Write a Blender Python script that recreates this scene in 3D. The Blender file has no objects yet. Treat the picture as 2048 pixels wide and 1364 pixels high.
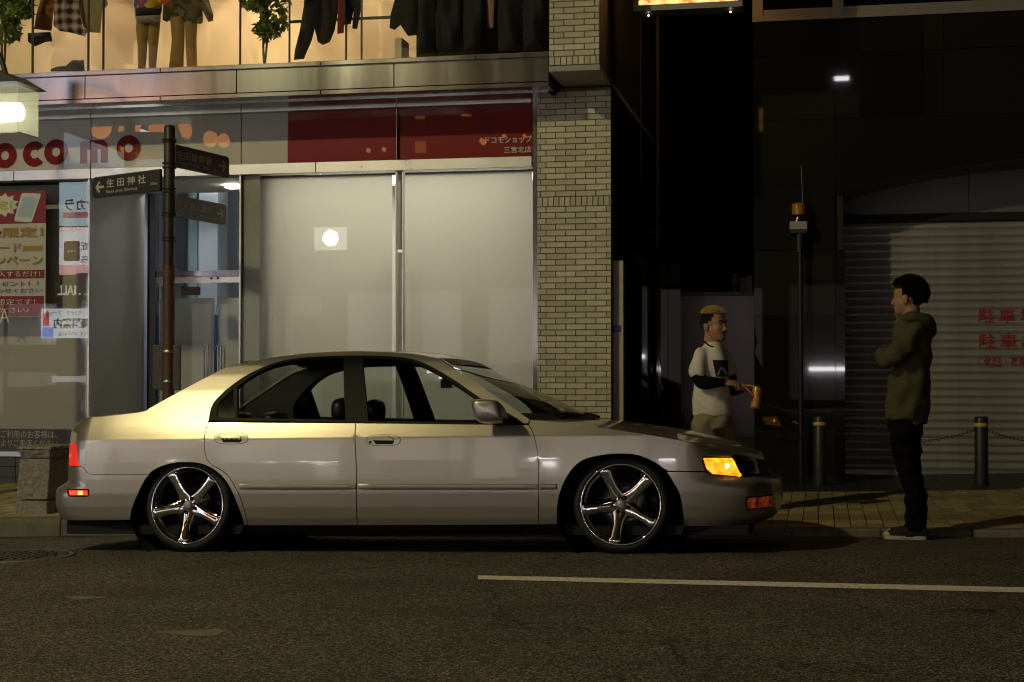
import bpy, bmesh, math, random
import numpy as np
from mathutils import Vector, Matrix
from mathutils.geometry import delaunay_2d_cdt
random.seed(7); np.random.seed(7)
R = math.radians
scene = bpy.context.scene
COL = scene.collection

# ------------------------------------------------------------------ camera
F = 3050.0; HORIZON = 740.0                       # focal length and horizon in photo pixels (2048 x 1364)
YAW = math.atan(616 / F); PITCH = math.atan((HORIZON - 682) / F)
CAM_Z = 1.079
cam_d = bpy.data.cameras.new('camera'); cam = bpy.data.objects.new('camera', cam_d); COL.objects.link(cam)
cam.location = (0, 0, CAM_Z); cam.rotation_euler = (R(90) + PITCH, 0, YAW)
cam_d.sensor_width = 36; cam_d.lens = 36 * F / 2048; cam_d.clip_start = .1; cam_d.clip_end = 500
scene.camera = cam

# ------------------------------------------------------------------ night sky, view
world = bpy.data.worlds.new('World'); scene.world = world; world.use_nodes = True
wn = world.node_tree.nodes; wl = world.node_tree.links; wn.clear()
sky = wn.new('ShaderNodeTexSky'); sky.sky_type = 'NISHITA'; sky.sun_disc = False
sky.sun_elevation = R(-4); sky.sun_rotation = R(200); sky.air_density = 2; sky.dust_density = 6
bg = wn.new('ShaderNodeBackground'); bg.inputs['Strength'].default_value = .05
wo = wn.new('ShaderNodeOutputWorld'); wl.new(sky.outputs[0], bg.inputs[0]); wl.new(bg.outputs[0], wo.inputs[0])
scene.view_settings.view_transform = 'Standard'; scene.view_settings.look = 'None'
scene.view_settings.exposure = .35; scene.view_settings.gamma = 1
cy = scene.cycles
cy.use_denoising = True
try: cy.denoiser = 'OPENIMAGEDENOISE'; cy.denoising_prefilter = 'ACCURATE'
except Exception: pass
cy.pixel_filter_type = 'BLACKMAN_HARRIS'; cy.filter_width = 1.15
cy.max_bounces = 7; cy.glossy_bounces = 5; cy.transmission_bounces = 8; cy.transparent_max_bounces = 16
cy.sample_clamp_indirect = 4; cy.caustics_reflective = False; cy.caustics_refractive = False

# ------------------------------------------------------------------ pixel rays (photo pixel -> direction in the world)
_fw = np.array([-math.sin(YAW) * math.cos(PITCH), math.cos(YAW) * math.cos(PITCH), math.sin(PITCH)])
_rt = np.array([math.cos(YAW), math.sin(YAW), 0.]); _up = np.cross(_rt, _fw)
CAMP = np.array([0, 0, CAM_Z])
def ray(px, py): return _fw + (px - 1024) / F * _rt - (py - 682) / F * _up
def atY(px, py, Y):
    d = ray(px, py); return CAMP + d * (Y / d[1])
def X(px, Y, py=HORIZON): return float(atY(px, py, Y)[0])
def Z(py, Y, px=1024): return float(atY(px, py, Y)[2])
def mirrored(px, py, glassY, Y):                  # where a reflection seen at this pixel in a pane at glassY stands on the plane Y
    d = ray(px, py); p = CAMP + d * (glassY / d[1]); d = d * np.array([1, -1, 1])
    return p + d * ((Y - p[1]) / d[1])

# ------------------------------------------------------------------ ground shape: the street climbs to the right, crowned towards its middle
YW = 8.914; XF = -1.151; SLOPE = .01924
def road_z(x, y): return SLOPE * (x - XF) - (.05 * (y - YW) if y > YW else .012 * (y - YW))
KERB = [(-60, 3.0), (-14, 8.6), (-8.5, 9.65), (-6.6, 10.2), (-5.7, 10.55), (-5.0, 10.75), (-4.2, 10.82), (0.4, 10.76), (1.4, 10.62), (6, 10.3), (40, 8.5)]
def kerb_y(x):
    for (x0, y0), (x1, y1) in zip(KERB, KERB[1:]):
        if x <= x1: return y0 + (y1 - y0) * (x - x0) / (x1 - x0)
    return KERB[-1][1]
def kerb_h(x):
    t = min(1, max(0, (x + 2.6) / 1.8)); t = t * t * (3 - 2 * t); return .135 + (.05 - .135) * t
def walk_z(x, y):
    k = kerb_y(x); return road_z(x, k) + kerb_h(x) + .018 * (y - k)
def on_ground(px, py, fn):
    d = ray(px, py); t = 9.
    for _ in range(80):
        p = CAMP + d * t; t += (p[2] - fn(p[0], p[1])) / (-d[2]) * .8
    return CAMP + d * t

# ------------------------------------------------------------------ materials
MATS = {}
def mat(name, col, rough=.6, metal=0., var=0., vscale=6., bump=0., bscale=60., spec=.5, coat=0., objvar=0., emit=None, estr=0., trans=0., alpha=1., rvar=0., ior=None, stretch=None):
    if name in MATS: return MATS[name]
    m = bpy.data.materials.new(name); m.use_nodes = True; MATS[name] = m
    nt = m.node_tree; N = nt.nodes; L = nt.links; b = N['Principled BSDF']
    b.inputs['Base Color'].default_value = (*col, 1); b.inputs['Roughness'].default_value = rough
    b.inputs['Metallic'].default_value = metal; b.inputs['Specular IOR Level'].default_value = spec
    b.inputs['Coat Weight'].default_value = coat; b.inputs['Coat Roughness'].default_value = .04
    b.inputs['Transmission Weight'].default_value = trans; b.inputs['Alpha'].default_value = alpha
    if ior: b.inputs['IOR'].default_value = ior
    if emit: b.inputs['Emission Color'].default_value = (*emit, 1); b.inputs['Emission Strength'].default_value = estr
    tc = N.new('ShaderNodeTexCoord'); src = tc.outputs['Object']
    if stretch:
        mp = N.new('ShaderNodeMapping'); mp.inputs['Scale'].default_value = stretch; L.new(src, mp.inputs[0]); src = mp.outputs[0]
    if var or rvar:
        n = N.new('ShaderNodeTexNoise'); n.inputs['Scale'].default_value = vscale; n.inputs['Detail'].default_value = 6; n.inputs['Roughness'].default_value = .65
        L.new(src, n.inputs['Vector'])
    last = None
    if var:
        h = N.new('ShaderNodeHueSaturation'); h.inputs['Color'].default_value = (*col, 1)
        mr = N.new('ShaderNodeMapRange'); mr.inputs[1].default_value = .25; mr.inputs[2].default_value = .75; mr.inputs[3].default_value = 1 - var; mr.inputs[4].default_value = 1 + var
        L.new(n.outputs[0], mr.inputs[0]); L.new(mr.outputs[0], h.inputs['Value']); last = h.outputs[0]
    if objvar:
        oi = N.new('ShaderNodeObjectInfo'); h2 = N.new('ShaderNodeHueSaturation'); mr2 = N.new('ShaderNodeMapRange')
        mr2.inputs[3].default_value = 1 - objvar; mr2.inputs[4].default_value = 1 + objvar
        L.new(oi.outputs['Random'], mr2.inputs[0]); L.new(mr2.outputs[0], h2.inputs['Value'])
        if last: L.new(last, h2.inputs['Color'])
        else: h2.inputs['Color'].default_value = (*col, 1)
        last = h2.outputs[0]
    if last: L.new(last, b.inputs['Base Color'])
    if rvar:
        mr3 = N.new('ShaderNodeMapRange'); mr3.inputs[1].default_value = .3; mr3.inputs[2].default_value = .7
        mr3.inputs[3].default_value = max(0, rough - rvar); mr3.inputs[4].default_value = min(1, rough + rvar)
        L.new(n.outputs[0], mr3.inputs[0]); L.new(mr3.outputs[0], b.inputs['Roughness'])
    if bump:
        n2 = N.new('ShaderNodeTexNoise'); n2.inputs['Scale'].default_value = bscale; n2.inputs['Detail'].default_value = 4
        L.new(src, n2.inputs['Vector']); bp = N.new('ShaderNodeBump'); bp.inputs['Strength'].default_value = bump; bp.inputs['Distance'].default_value = .01
        L.new(n2.outputs[0], bp.inputs['Height']); L.new(bp.outputs[0], b.inputs['Normal'])
    return m
def glow(name, col, s):
    if name in MATS: return MATS[name]
    m = bpy.data.materials.new(name); m.use_nodes = True; MATS[name] = m
    b = m.node_tree.nodes['Principled BSDF']; b.inputs['Base Color'].default_value = (*[c * .6 for c in col], 1)
    b.inputs['Emission Color'].default_value = (*col, 1); b.inputs['Emission Strength'].default_value = s; b.inputs['Roughness'].default_value = .4
    return m
def glass(name, tint=(1, 1, 1), refl=1., rough=0.):
    """thin architectural glass: clear pass-through plus mirror reflection by Fresnel"""
    if name in MATS: return MATS[name]
    m = bpy.data.materials.new(name); m.use_nodes = True; MATS[name] = m
    N = m.node_tree.nodes; L = m.node_tree.links; N.clear()
    o = N.new('ShaderNodeOutputMaterial'); t = N.new('ShaderNodeBsdfTransparent'); t.inputs[0].default_value = (*tint, 1)
    g = N.new('ShaderNodeBsdfGlossy'); g.inputs['Roughness'].default_value = rough; mx = N.new('ShaderNodeMixShader')
    fr = N.new('ShaderNodeFresnel'); ge = N.new('ShaderNodeNewGeometry'); mi = N.new('ShaderNodeMapRange'); mi.inputs[3].default_value = 1.5; mi.inputs[4].default_value = 1 / 1.5; L.new(ge.outputs['Backfacing'], mi.inputs[0]); L.new(mi.outputs[0], fr.inputs[0]); ml = N.new('ShaderNodeMath'); ml.operation = 'MULTIPLY'; ml.use_clamp = True
    ml.inputs[1].default_value = refl; L.new(fr.outputs[0], ml.inputs[0]); L.new(ml.outputs[0], mx.inputs[0])
    L.new(t.outputs[0], mx.inputs[1]); L.new(g.outputs[0], mx.inputs[2]); L.new(mx.outputs[0], o.inputs[0])
    return m

# ------------------------------------------------------------------ mesh helpers
class MB:
    def __init__(s): s.v = []; s.f = []; s.sm = []
    def add(s, vs, fs, smooth=False):
        k = len(s.v); s.v += [tuple(map(float, p)) for p in vs]; s.f += [tuple(i + k for i in f) for f in fs]; s.sm += [smooth] * len(fs); return s
    def box(s, x0, x1, y0, y1, z0, z1, M=None):
        vs = [(x, y, z) for x in (x0, x1) for y in (y0, y1) for z in (z0, z1)]
        if M is not None: vs = [tuple(M @ Vector(p)) for p in vs]
        return s.add(vs, [(0, 1, 3, 2), (4, 6, 7, 5), (0, 4, 5, 1), (2, 3, 7, 6), (0, 2, 6, 4), (1, 5, 7, 3)])
    def tube(s, path, rad, n=10, caps=True, smooth=True, flat=1., upv=None):
        P = [Vector(p) for p in path]; rad = rad if hasattr(rad, '__len__') else [rad] * len(P); rings = []
        ref = None
        for i, p in enumerate(P):
            t = (P[min(i + 1, len(P) - 1)] - P[max(i - 1, 0)]).normalized()
            if ref is None: ref = Vector(upv) if upv else (Vector((0, 0, 1)) if abs(t.z) < .9 else Vector((1, 0, 0)))
            a = (ref - t * ref.dot(t)).normalized(); b = t.cross(a); ref = a
            rings.append([p + a * math.cos(2 * math.pi * k / n) * rad[i] + b * math.sin(2 * math.pi * k / n) * rad[i] * flat for k in range(n)])
        return s.loft(rings, caps, smooth)
    def loft(s, rings, caps=True, smooth=True, closed=True):
        n = len(rings[0]); vs = [p for r in rings for p in r]; fs = []
        for i in range(len(rings) - 1):
            for k in range(n if closed else n - 1):
                k2 = (k + 1) % n; fs.append((i * n + k, i * n + k2, (i + 1) * n + k2, (i + 1) * n + k))
        s.add(vs, fs, smooth)
        if caps and closed:
            s.add(rings[0], [tuple(range(n))[::-1]]); s.add(rings[-1], [tuple(range(n))])
        return s
    def lathe(s, prof, M=None, n=48, smooth=True, a0=0, a1=2 * math.pi):
        """profile of (radius, height) turned about z"""
        full = abs(a1 - a0 - 2 * math.pi) < 1e-6; m = n if full else n + 1; rings = []
        for r, h in prof:
            ring = [Vector((r * math.cos(a0 + (a1 - a0) * k / n), r * math.sin(a0 + (a1 - a0) * k / n), h)) for k in range(m)]
            rings.append([M @ p for p in ring] if M is not None else ring)
        return s.loft(rings, False, smooth, full)
    def prism(s, pts, y0, y1):
        """outline of (x, z) points extruded between two y"""
        n = len(pts); vs = [(x, y0, z) for x, z in pts] + [(x, y1, z) for x, z in pts]
        fs = [tuple(range(n)), tuple(range(n, 2 * n))[::-1]] + [(i, i + n, (i + 1) % n + n, (i + 1) % n) for i in range(n)]
        return s.add(vs, fs)
    def sphere(s, c, r, n=16, m=10, sc=(1, 1, 1), M=None):
        rings = []
        for j in range(m + 1):
            th = math.pi * j / m; rr = max(1e-4, math.sin(th))
            ring = [Vector((r * sc[0] * rr * math.cos(2 * math.pi * k / n), r * sc[1] * rr * math.sin(2 * math.pi * k / n), r * sc[2] * math.cos(th))) for k in range(n)]
            if M is not None: ring = [M @ p for p in ring]
            rings.append([p + Vector(c) for p in ring])
        return s.loft(rings, False, True)
    def mesh(s, name, m, fix=True):
        me = bpy.data.meshes.new(name); me.from_pydata(s.v, [], s.f); me.polygons.foreach_set('use_smooth', s.sm)
        if fix:
            bm = bmesh.new(); bm.from_mesh(me); bmesh.ops.recalc_face_normals(bm, faces=bm.faces); bm.to_mesh(me); bm.free()
        if m: me.materials.append(m)
        me.update(); return me
    def obj(s, name, m, parent=None, fix=True, label=None, cat=None, group=None, kind=None, M=None):
        return link(name, s.mesh(name, m, fix), parent, label, cat, group, kind, M)
MW = {}                                            # world matrices of the empties
def link(name, me, parent=None, label=None, cat=None, group=None, kind=None, M=None):
    o = bpy.data.objects.new(name, me); COL.objects.link(o)
    if M is not None: o.matrix_basis = M
    if parent is not None:
        o.parent = parent; o.matrix_parent_inverse = MW.get(parent.name, Matrix()).inverted()
        MW[o.name] = M.copy() if M is not None else Matrix()
    elif M is not None: MW[o.name] = M.copy()
    tag(o, label, cat, group, kind); return o
def tag(o, label=None, cat=None, group=None, kind=None):
    if label: o['label'] = label
    if cat: o['category'] = cat
    if group: o['group'] = group
    if kind: o['kind'] = kind
    return o
def thing(name, label, cat, loc=(0, 0, 0), group=None, M=None):
    o = bpy.data.objects.new(name, None); COL.objects.link(o); o.empty_display_size = .1
    M = M if M is not None else Matrix.Translation(loc); o.matrix_basis = M; MW[o.name] = M.copy()
    return tag(o, label, cat, group)
def bevel(o, w=.004, seg=2):
    b = o.modifiers.new('bevel', 'BEVEL'); b.width = w; b.segments = seg; b.limit_method = 'ANGLE'; b.angle_limit = R(40); return o
def text_geo(body, thick=0., depth=.002, spacing=1.):
    """text outline as verts/faces in the xy plane, with its bounding box"""
    c = bpy.data.curves.new('lettering', 'FONT'); c.body = body; c.size = 1; c.offset = thick; c.extrude = depth; c.resolution_u = 3; c.space_character = spacing
    o = bpy.data.objects.new('lettering', c); COL.objects.link(o)
    dg = bpy.context.evaluated_depsgraph_get(); me = bpy.data.meshes.new_from_object(o.evaluated_get(dg))
    v = np.empty(len(me.vertices) * 3); me.vertices.foreach_get('co', v); v = v.reshape(-1, 3); fs = [tuple(p.vertices) for p in me.polygons]
    bpy.data.objects.remove(o); bpy.data.curves.remove(c); bpy.data.meshes.remove(me)
    return v, fs
def lettering(name, body, m, o, ux, uz, w=None, h=None, parent=None, thick=0., spacing=1., lift=.003, flip=False):
    """text laid on a plane: o = lower left corner, ux / uz unit vectors, fitted to width w and height h"""
    v, fs = text_geo(body, thick, 0., spacing)
    if len(v) == 0: return None
    lo = v.min(0); hi = v.max(0); sx = (w / (hi[0] - lo[0])) if w else None; sz = (h / (hi[1] - lo[1])) if h else None
    sx = sx or sz; sz = sz or sx
    ux = np.array(ux, float); uz = np.array(uz, float); nn = np.cross(ux, uz)
    pts = [np.array(o) + ux * (p[0] - lo[0]) * sx + uz * (p[1] - lo[1]) * sz + nn * lift for p in v]
    b = MB(); b.add(pts, fs); return b.obj(name, m, parent, fix=False)
def cdt(outline, step, holes=(), rows=None):
    """triangulate an outline (2d) with inner grid points; returns points, triangles"""
    loops = [outline] + list(holes); pts = []; edges = []
    for lp in loops:
        k = len(pts); n = len(lp); pts += [tuple(p) for p in lp]; edges += [(k + i, k + (i + 1) % n) for i in range(n)]
    A = np.array(outline); lo = A.min(0); hi = A.max(0)
    segs = [np.array(lp) for lp in loops]
    def inside(P, lp):
        x, y = P[:, 0], P[:, 1]; c = np.zeros(len(P), bool); n = len(lp)
        for i in range(n):
            (x1, y1), (x2, y2) = lp[i], lp[(i + 1) % n]
            if y1 == y2: continue
            k = ((y1 > y) != (y2 > y)) & (x < (x2 - x1) * (y - y1) / (y2 - y1) + x1); c ^= k
        return c
    def dist(P, lp):
        d = np.full(len(P), 1e9); n = len(lp)
        for i in range(n):
            a = np.array(lp[i]); b = np.array(lp[(i + 1) % n]); ab = b - a; L2 = max(1e-12, ab @ ab)
            t = np.clip(((P - a) @ ab) / L2, 0, 1); d = np.minimum(d, np.hypot(*(P - a - t[:, None] * ab).T))
        return d
    sx, sy = step if hasattr(step, '__len__') else (step, step)
    gx = np.arange(lo[0] + sx / 2, hi[0], sx); gy = np.arange(lo[1] + sy / 2, hi[1], sy)
    if rows is not None: gx = np.arange(math.floor(lo[0] / sx) * sx, hi[0], sx); gy = np.array([r for r in rows if lo[1] < r < hi[1]])
    G = np.array([(x + (sx / 2 if j % 2 and rows is None else 0), y) for j, y in enumerate(gy) for x in gx]) if len(gx) and len(gy) else np.zeros((0, 2))
    if len(G):
        ok = inside(G, outline)
        for h in holes: ok &= ~inside(G, h)
        dd = np.full(len(G), 1e9)
        for lp in loops: dd = np.minimum(dd, dist(G, lp))
        G = G[ok & (dd > (.4 * min(sx, sy) if rows is None else .0035))]
    allp = [Vector(p) for p in pts] + [Vector(p) for p in G]
    v, e, f, ov, oe, of = delaunay_2d_cdt(allp, edges, [], 0, 1e-7)
    P = np.array([(p[0], p[1]) for p in v]); T = [tuple(t) for t in f]
    C = np.array([P[list(t)].mean(0) for t in T]); ok = inside(C, outline)
    for h in holes: ok &= ~inside(C, h)
    D = np.full(len(P), 1e9)
    for lp in loops: D = np.minimum(D, dist(P, lp))
    return P, [t for t, k in zip(T, ok) if k], D
def densify(pts, step, closed=True):
    out = []; n = len(pts)
    for i in range(n if closed else n - 1):
        a = np.array(pts[i], float); b = np.array(pts[(i + 1) % n], float); k = max(1, int(np.hypot(*(b - a)[:2]) / step))
        out += [tuple(a + (b - a) * j / k) for j in range(k)]
    if not closed: out.append(tuple(pts[-1]))
    return out
def spline(pts, k=6, closed=False):
    """Catmull-Rom through points"""
    P = [np.array(p, float) for p in pts]; n = len(P); out = []
    for i in range(n if closed else n - 1):
        g = (lambda j: P[j % n]) if closed else (lambda j: P[min(max(j, 0), n - 1)])
        p0, p1, p2, p3 = g(i - 1), g(i), g(i + 1), g(i + 2)
        for j in range(k):
            t = j / k; out.append(tuple(.5 * (2 * p1 + (p2 - p0) * t + (2 * p0 - 5 * p1 + 4 * p2 - p3) * t * t + (3 * p1 - p0 - 3 * p2 + p3) * t ** 3)))
    if not closed: out.append(tuple(P[-1]))
    return out

# ================================================================== THE STREET
def asphalt():
    m = bpy.data.materials.new('asphalt'); m.use_nodes = True; N = m.node_tree.nodes; L = m.node_tree.links; b = N['Principled BSDF']
    tc = N.new('ShaderNodeTexCoord')
    v = N.new('ShaderNodeTexVoronoi'); v.inputs['Scale'].default_value = 140; L.new(tc.outputs['Object'], v.inputs['Vector'])
    n = N.new('ShaderNodeTexNoise'); n.inputs['Scale'].default_value = 1.1; n.inputs['Detail'].default_value = 8; n.inputs['Roughness'].default_value = .7; L.new(tc.outputs['Object'], n.inputs['Vector'])
    n2 = N.new('ShaderNodeTexNoise'); n2.inputs['Scale'].default_value = 40; n2.inputs['Detail'].default_value = 5; L.new(tc.outputs['Object'], n2.inputs['Vector'])
    cr = N.new('ShaderNodeValToRGB'); e = cr.color_ramp.elements; e[0].position = .0; e[0].color = (.014, .013, .011, 1); e[1].position = 1; e[1].color = (.46, .42, .35, 1)
    k = cr.color_ramp.elements.new(.55); k.color = (.055, .051, .042, 1)
    L.new(v.outputs['Color'], cr.inputs[0])
    mx = N.new('ShaderNodeMix'); mx.data_type = 'RGBA'; mx.blend_type = 'MULTIPLY'; mx.inputs[0].default_value = 1
    mr = N.new('ShaderNodeMapRange'); mr.inputs[1].default_value = .3; mr.inputs[2].default_value = .7; mr.inputs[3].default_value = .62; mr.inputs[4].default_value = 1.3
    L.new(n.outputs[0], mr.inputs[0]); L.new(cr.outputs[0], mx.inputs[6]); L.new(mr.outputs[0], mx.inputs[7])
    # fine cracks and darker repaired areas
    ck = N.new('ShaderNodeTexVoronoi'); ck.feature = 'DISTANCE_TO_EDGE'; ck.inputs['Scale'].default_value = .75; wv = N.new('ShaderNodeTexNoise'); wv.inputs['Scale'].default_value = 3.; wv.inputs['Detail'].default_value = 6; L.new(tc.outputs['Object'], wv.inputs['Vector'])
    va = N.new('ShaderNodeVectorMath'); va.operation = 'MULTIPLY_ADD'; va.inputs[1].default_value = (.55, .55, .55); L.new(wv.outputs['Color'], va.inputs[0]); L.new(tc.outputs['Object'], va.inputs[2]); L.new(va.outputs[0], ck.inputs['Vector'])
    ckr = N.new('ShaderNodeMapRange'); ckr.inputs[1].default_value = .002; ckr.inputs[2].default_value = .009; ckr.inputs[3].default_value = .25; ckr.inputs[4].default_value = 1; L.new(ck.outputs['Distance'], ckr.inputs[0])
    mk_ = N.new('ShaderNodeTexNoise'); mk_.inputs['Scale'].default_value = .5; L.new(tc.outputs['Object'], mk_.inputs['Vector']); mkr = N.new('ShaderNodeMapRange'); mkr.inputs[1].default_value = .48; mkr.inputs[2].default_value = .56; L.new(mk_.outputs[0], mkr.inputs[0])
    mxx = N.new('ShaderNodeMath'); mxx.operation = 'MAXIMUM'; L.new(ckr.outputs[0], mxx.inputs[0]); L.new(mkr.outputs[0], mxx.inputs[1])
    mx2 = N.new('ShaderNodeMix'); mx2.data_type = 'RGBA'; mx2.blend_type = 'MULTIPLY'; mx2.inputs[0].default_value = 1; L.new(mx.outputs[2], mx2.inputs[6]); L.new(mxx.outputs[0], mx2.inputs[7]); mx = mx2
    L.new(mx.outputs[2], b.inputs['Base Color']); b.inputs['Roughness'].default_value = .72; b.inputs['Specular IOR Level'].default_value = .35
    bp = N.new('ShaderNodeBump'); bp.inputs['Strength'].default_value = 1; bp.inputs['Distance'].default_value = .006; L.new(v.outputs['Distance'], bp.inputs['Height'])
    bp2 = N.new('ShaderNodeBump'); bp2.inputs['Strength'].default_value = .7; bp2.inputs['Distance'].default_value = .012; L.new(n2.outputs[0], bp2.inputs['Height']); L.new(bp.outputs[0], bp2.inputs['Normal'])
    L.new(bp2.outputs[0], b.inputs['Normal']); MATS['asphalt'] = m; return m
asphalt()
# road sheet: from behind the camera to the kerb
xs = sorted(set([-60, -40, -25, -18] + list(np.arange(-14, 8.01, .5)) + [12, 20, 40])); b = MB(); rows = []
for x in xs:
    k = kerb_y(x); rows.append([(x, y, road_z(x, y)) for y in (-1.2, .5, 2, 3.5, 5, 6.5, 7.7, YW, YW + .6 * min(1, 1), k + .02) if True])
b.loft([[Vector(p) for p in r] for r in rows], False, False, False)
b.obj('road', MATS['asphalt'], kind='structure')
# pavement bed below the pavers
M_JOINT = mat('paver_joint', (.035, .032, .026), .95, bump=.4, bscale=120)
M_PAVE = mat('paver', (.36, .31, .165), .8, var=.25, vscale=14, bump=.5, bscale=160, objvar=.28)
M_PAVE2 = mat('paver_red', (.30, .21, .115), .8, var=.25, vscale=14, bump=.5, bscale=160, objvar=.2)
M_KERB = mat('kerb_concrete', (.15, .138, .105), .85, var=.3, vscale=9, bump=.5, bscale=90, objvar=.12)
xs2 = sorted(set([-60, -40, -25, -18] + list(np.arange(-14, 8.01, .4)) + [12, 20, 40])); b = MB(); rows = []
for x in xs2: rows.append([Vector((x, y, walk_z(x, y) - .012)) for y in (kerb_y(x) + .1, 12, 13, 14.2, 16, 25)])
b.loft(rows, False, False, False); walk = b.obj('pavement', M_JOINT, kind='structure')
# kerb stones, 0.6 m each
kb = tag(thing('kerb', None, None), kind='structure')
x = -14.0
while x < 7:
    x1 = x + .6; mb = MB(); P = []
    for xx in (x + .004, x1 - .004):
        ky = kerb_y(xx); zr = road_z(xx, ky); h = kerb_h(xx)
        P.append([Vector((xx, ky, zr - .12)), Vector((xx, ky + .006, zr + h * .75)), Vector((xx, ky + .02, zr + h)), Vector((xx, ky + .15, zr + h + .003)), Vector((xx, ky + .15, zr - .12))])
    mb.loft(P, True, False); mb.obj('kerb_stone', M_KERB, kb); x = x1
# concrete gutter strip in front of the kerb (a thin sheet over the asphalt)
mb = MB(); rows = []
for x in np.arange(-14, 7.01, .5):
    k = kerb_y(x); rows.append([Vector((x, k - .0, road_z(x, k) + .005)), Vector((x, k - .09, road_z(x, k - .09) + .004))])
mb.loft(rows, False, False, False); mb.obj('gutter', mat('gutter_concrete', (.19, .17, .115), .9, var=.35, vscale=5, bump=.4, bscale=70), kind='structure')
# pavers, stack bond: 0.11 wide, 0.21 deep; the nearest in view as single pieces, the rest joined
PWX, PWY = .112, .205
def paver_box(mb, x, y, g=.0035):
    z = [walk_z(xx, yy) for xx in (x, x + PWX) for yy in (y, y + PWY)]; j = random.uniform(-.0022, .0022)
    vs = []
    for i, (xx, yy) in enumerate(((x + g, y + g), (x + g, y + PWY - g), (x + PWX - g, y + g), (x + PWX - g, y + PWY - g))):
        vs += [(xx, yy, z[i] - .03), (xx, yy, z[i] + j)]
    mb.add(vs, [(0, 1, 3, 2), (4, 6, 7, 5), (0, 4, 5, 1), (2, 3, 7, 6), (1, 5, 7, 3)])
spots = []
for i in range(int(19 / PWX)):
    x = -12 + i * PWX; y = kerb_y(x + PWX / 2) + .155
    j = 0
    while y < (13.45 if x > -2.0 else 13.05):
        spots.append((x, y, j)); y += PWY; j += 1
def visible(x, y):
    d = np.array([x, y, walk_z(x, y)]) - CAMP; u = 1024 + F * (d @ _rt) / (d @ _fw); return (1545 < u < 2060) or (-10 < u < 140)
vis = [s for s in spots if visible(s[0], s[1])]; vis.sort(key=lambda s: s[1] - (3 if s[0] > -2 else 0)); near = set(vis[:300])
rest = MB(); rest2 = MB()
for s in spots:
    red = s[2] in (2, 3) and s[0] > -1.2
    if s in near:
        m1 = MB(); paver_box(m1, s[0], s[1]); m1.obj('paver', M_PAVE2 if red else M_PAVE, walk, fix=False)
    else: paver_box(rest2 if red else rest, s[0], s[1])
rest.obj('paver_field', M_PAVE, walk, kind='stuff', fix=False); rest2.obj('paver_field', M_PAVE2, walk, kind='stuff', fix=False)
# dark granite threshold before the right building
mb = MB(); y0, y1 = 13.46, 15.3
for i in range(14):
    x = -1.95 + i * .6; z0 = walk_z(x, y0); z1 = walk_z(x, y1)
    q = MB(); q.add([(x + .003, y0, walk_z(x, y0) + .002), (x + .597, y0, walk_z(x + .6, y0) + .002), (x + .597, y1, walk_z(x + .6, y1) + .002), (x + .003, y1, walk_z(x, y1) + .002),
                     (x + .003, y0, z0 - .05), (x + .597, y0, z0 - .04), (x + .597, y1, z0 - .05), (x + .003, y1, z0 - .05)], [(0, 1, 2, 3), (0, 4, 5, 1), (1, 5, 6, 2), (3, 2, 6, 7), (0, 3, 7, 4)])
    q.obj('threshold_slab', mat('dark_slab', (.035, .035, .03), .45, var=.3, vscale=30), walk)
# painted line on the road
c0 = [on_ground(955, 1152, road_z), on_ground(955, 1160, road_z)]; c1 = [on_ground(2400, 1176 + 8, road_z), on_ground(2400, 1187 + 8, road_z)]
mb = MB(); rows = []
for i in range(31):
    t = i / 30; r = []
    for a, c in zip(c0, c1):
        p = a + (c - a) * t; r.append(Vector((p[0] + (random.uniform(-.01, .01) if i == 0 else 0), p[1] + random.uniform(-.004, .004), road_z(p[0], p[1]) + .004)))
    rows.append(r)
mb.loft(rows, False, False, False)
def paint_mat():
    m = mat('road_paint', (.80, .78, .70), .7, var=.15, vscale=30, bump=.5, bscale=120); N = m.node_tree.nodes; L = m.node_tree.links
    n = N.new('ShaderNodeTexNoise'); n.inputs['Scale'].default_value = 55; n.inputs['Detail'].default_value = 6; tc = N.new('ShaderNodeTexCoord'); L.new(tc.outputs['Object'], n.inputs['Vector'])
    cr = N.new('ShaderNodeValToRGB'); cr.color_ramp.elements[0].position = .30; cr.color_ramp.elements[1].position = .40; L.new(n.outputs[0], cr.inputs[0]); L.new(cr.outputs[0], N['Principled BSDF'].inputs['Alpha']); return m
mb.obj('road_line', paint_mat(), kind='structure', fix=False)
# worn light patches in the road
for (px, py, w, d, nm) in ((170, 1196, .10, .06, 0), (388, 1266, .14, .075, 1)):
    c = on_ground(px, py, road_z); mb = MB(); ring = []
    for k in range(22):
        a = 2 * math.pi * k / 22; r = 1 + .22 * math.sin(3 * a + px) + random.uniform(-.12, .12); xx = c[0] + w * r * math.cos(a); yy = c[1] + d * r * math.sin(a); ring.append((xx, yy, road_z(xx, yy) + .0025))
    mb.add(ring, [tuple(range(22))]); mb.obj('road_patch', mat('road_patch', (.20, .18, .14), .85, var=.35, vscale=40, bump=.7, bscale=90), kind='structure', fix=False)
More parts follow.
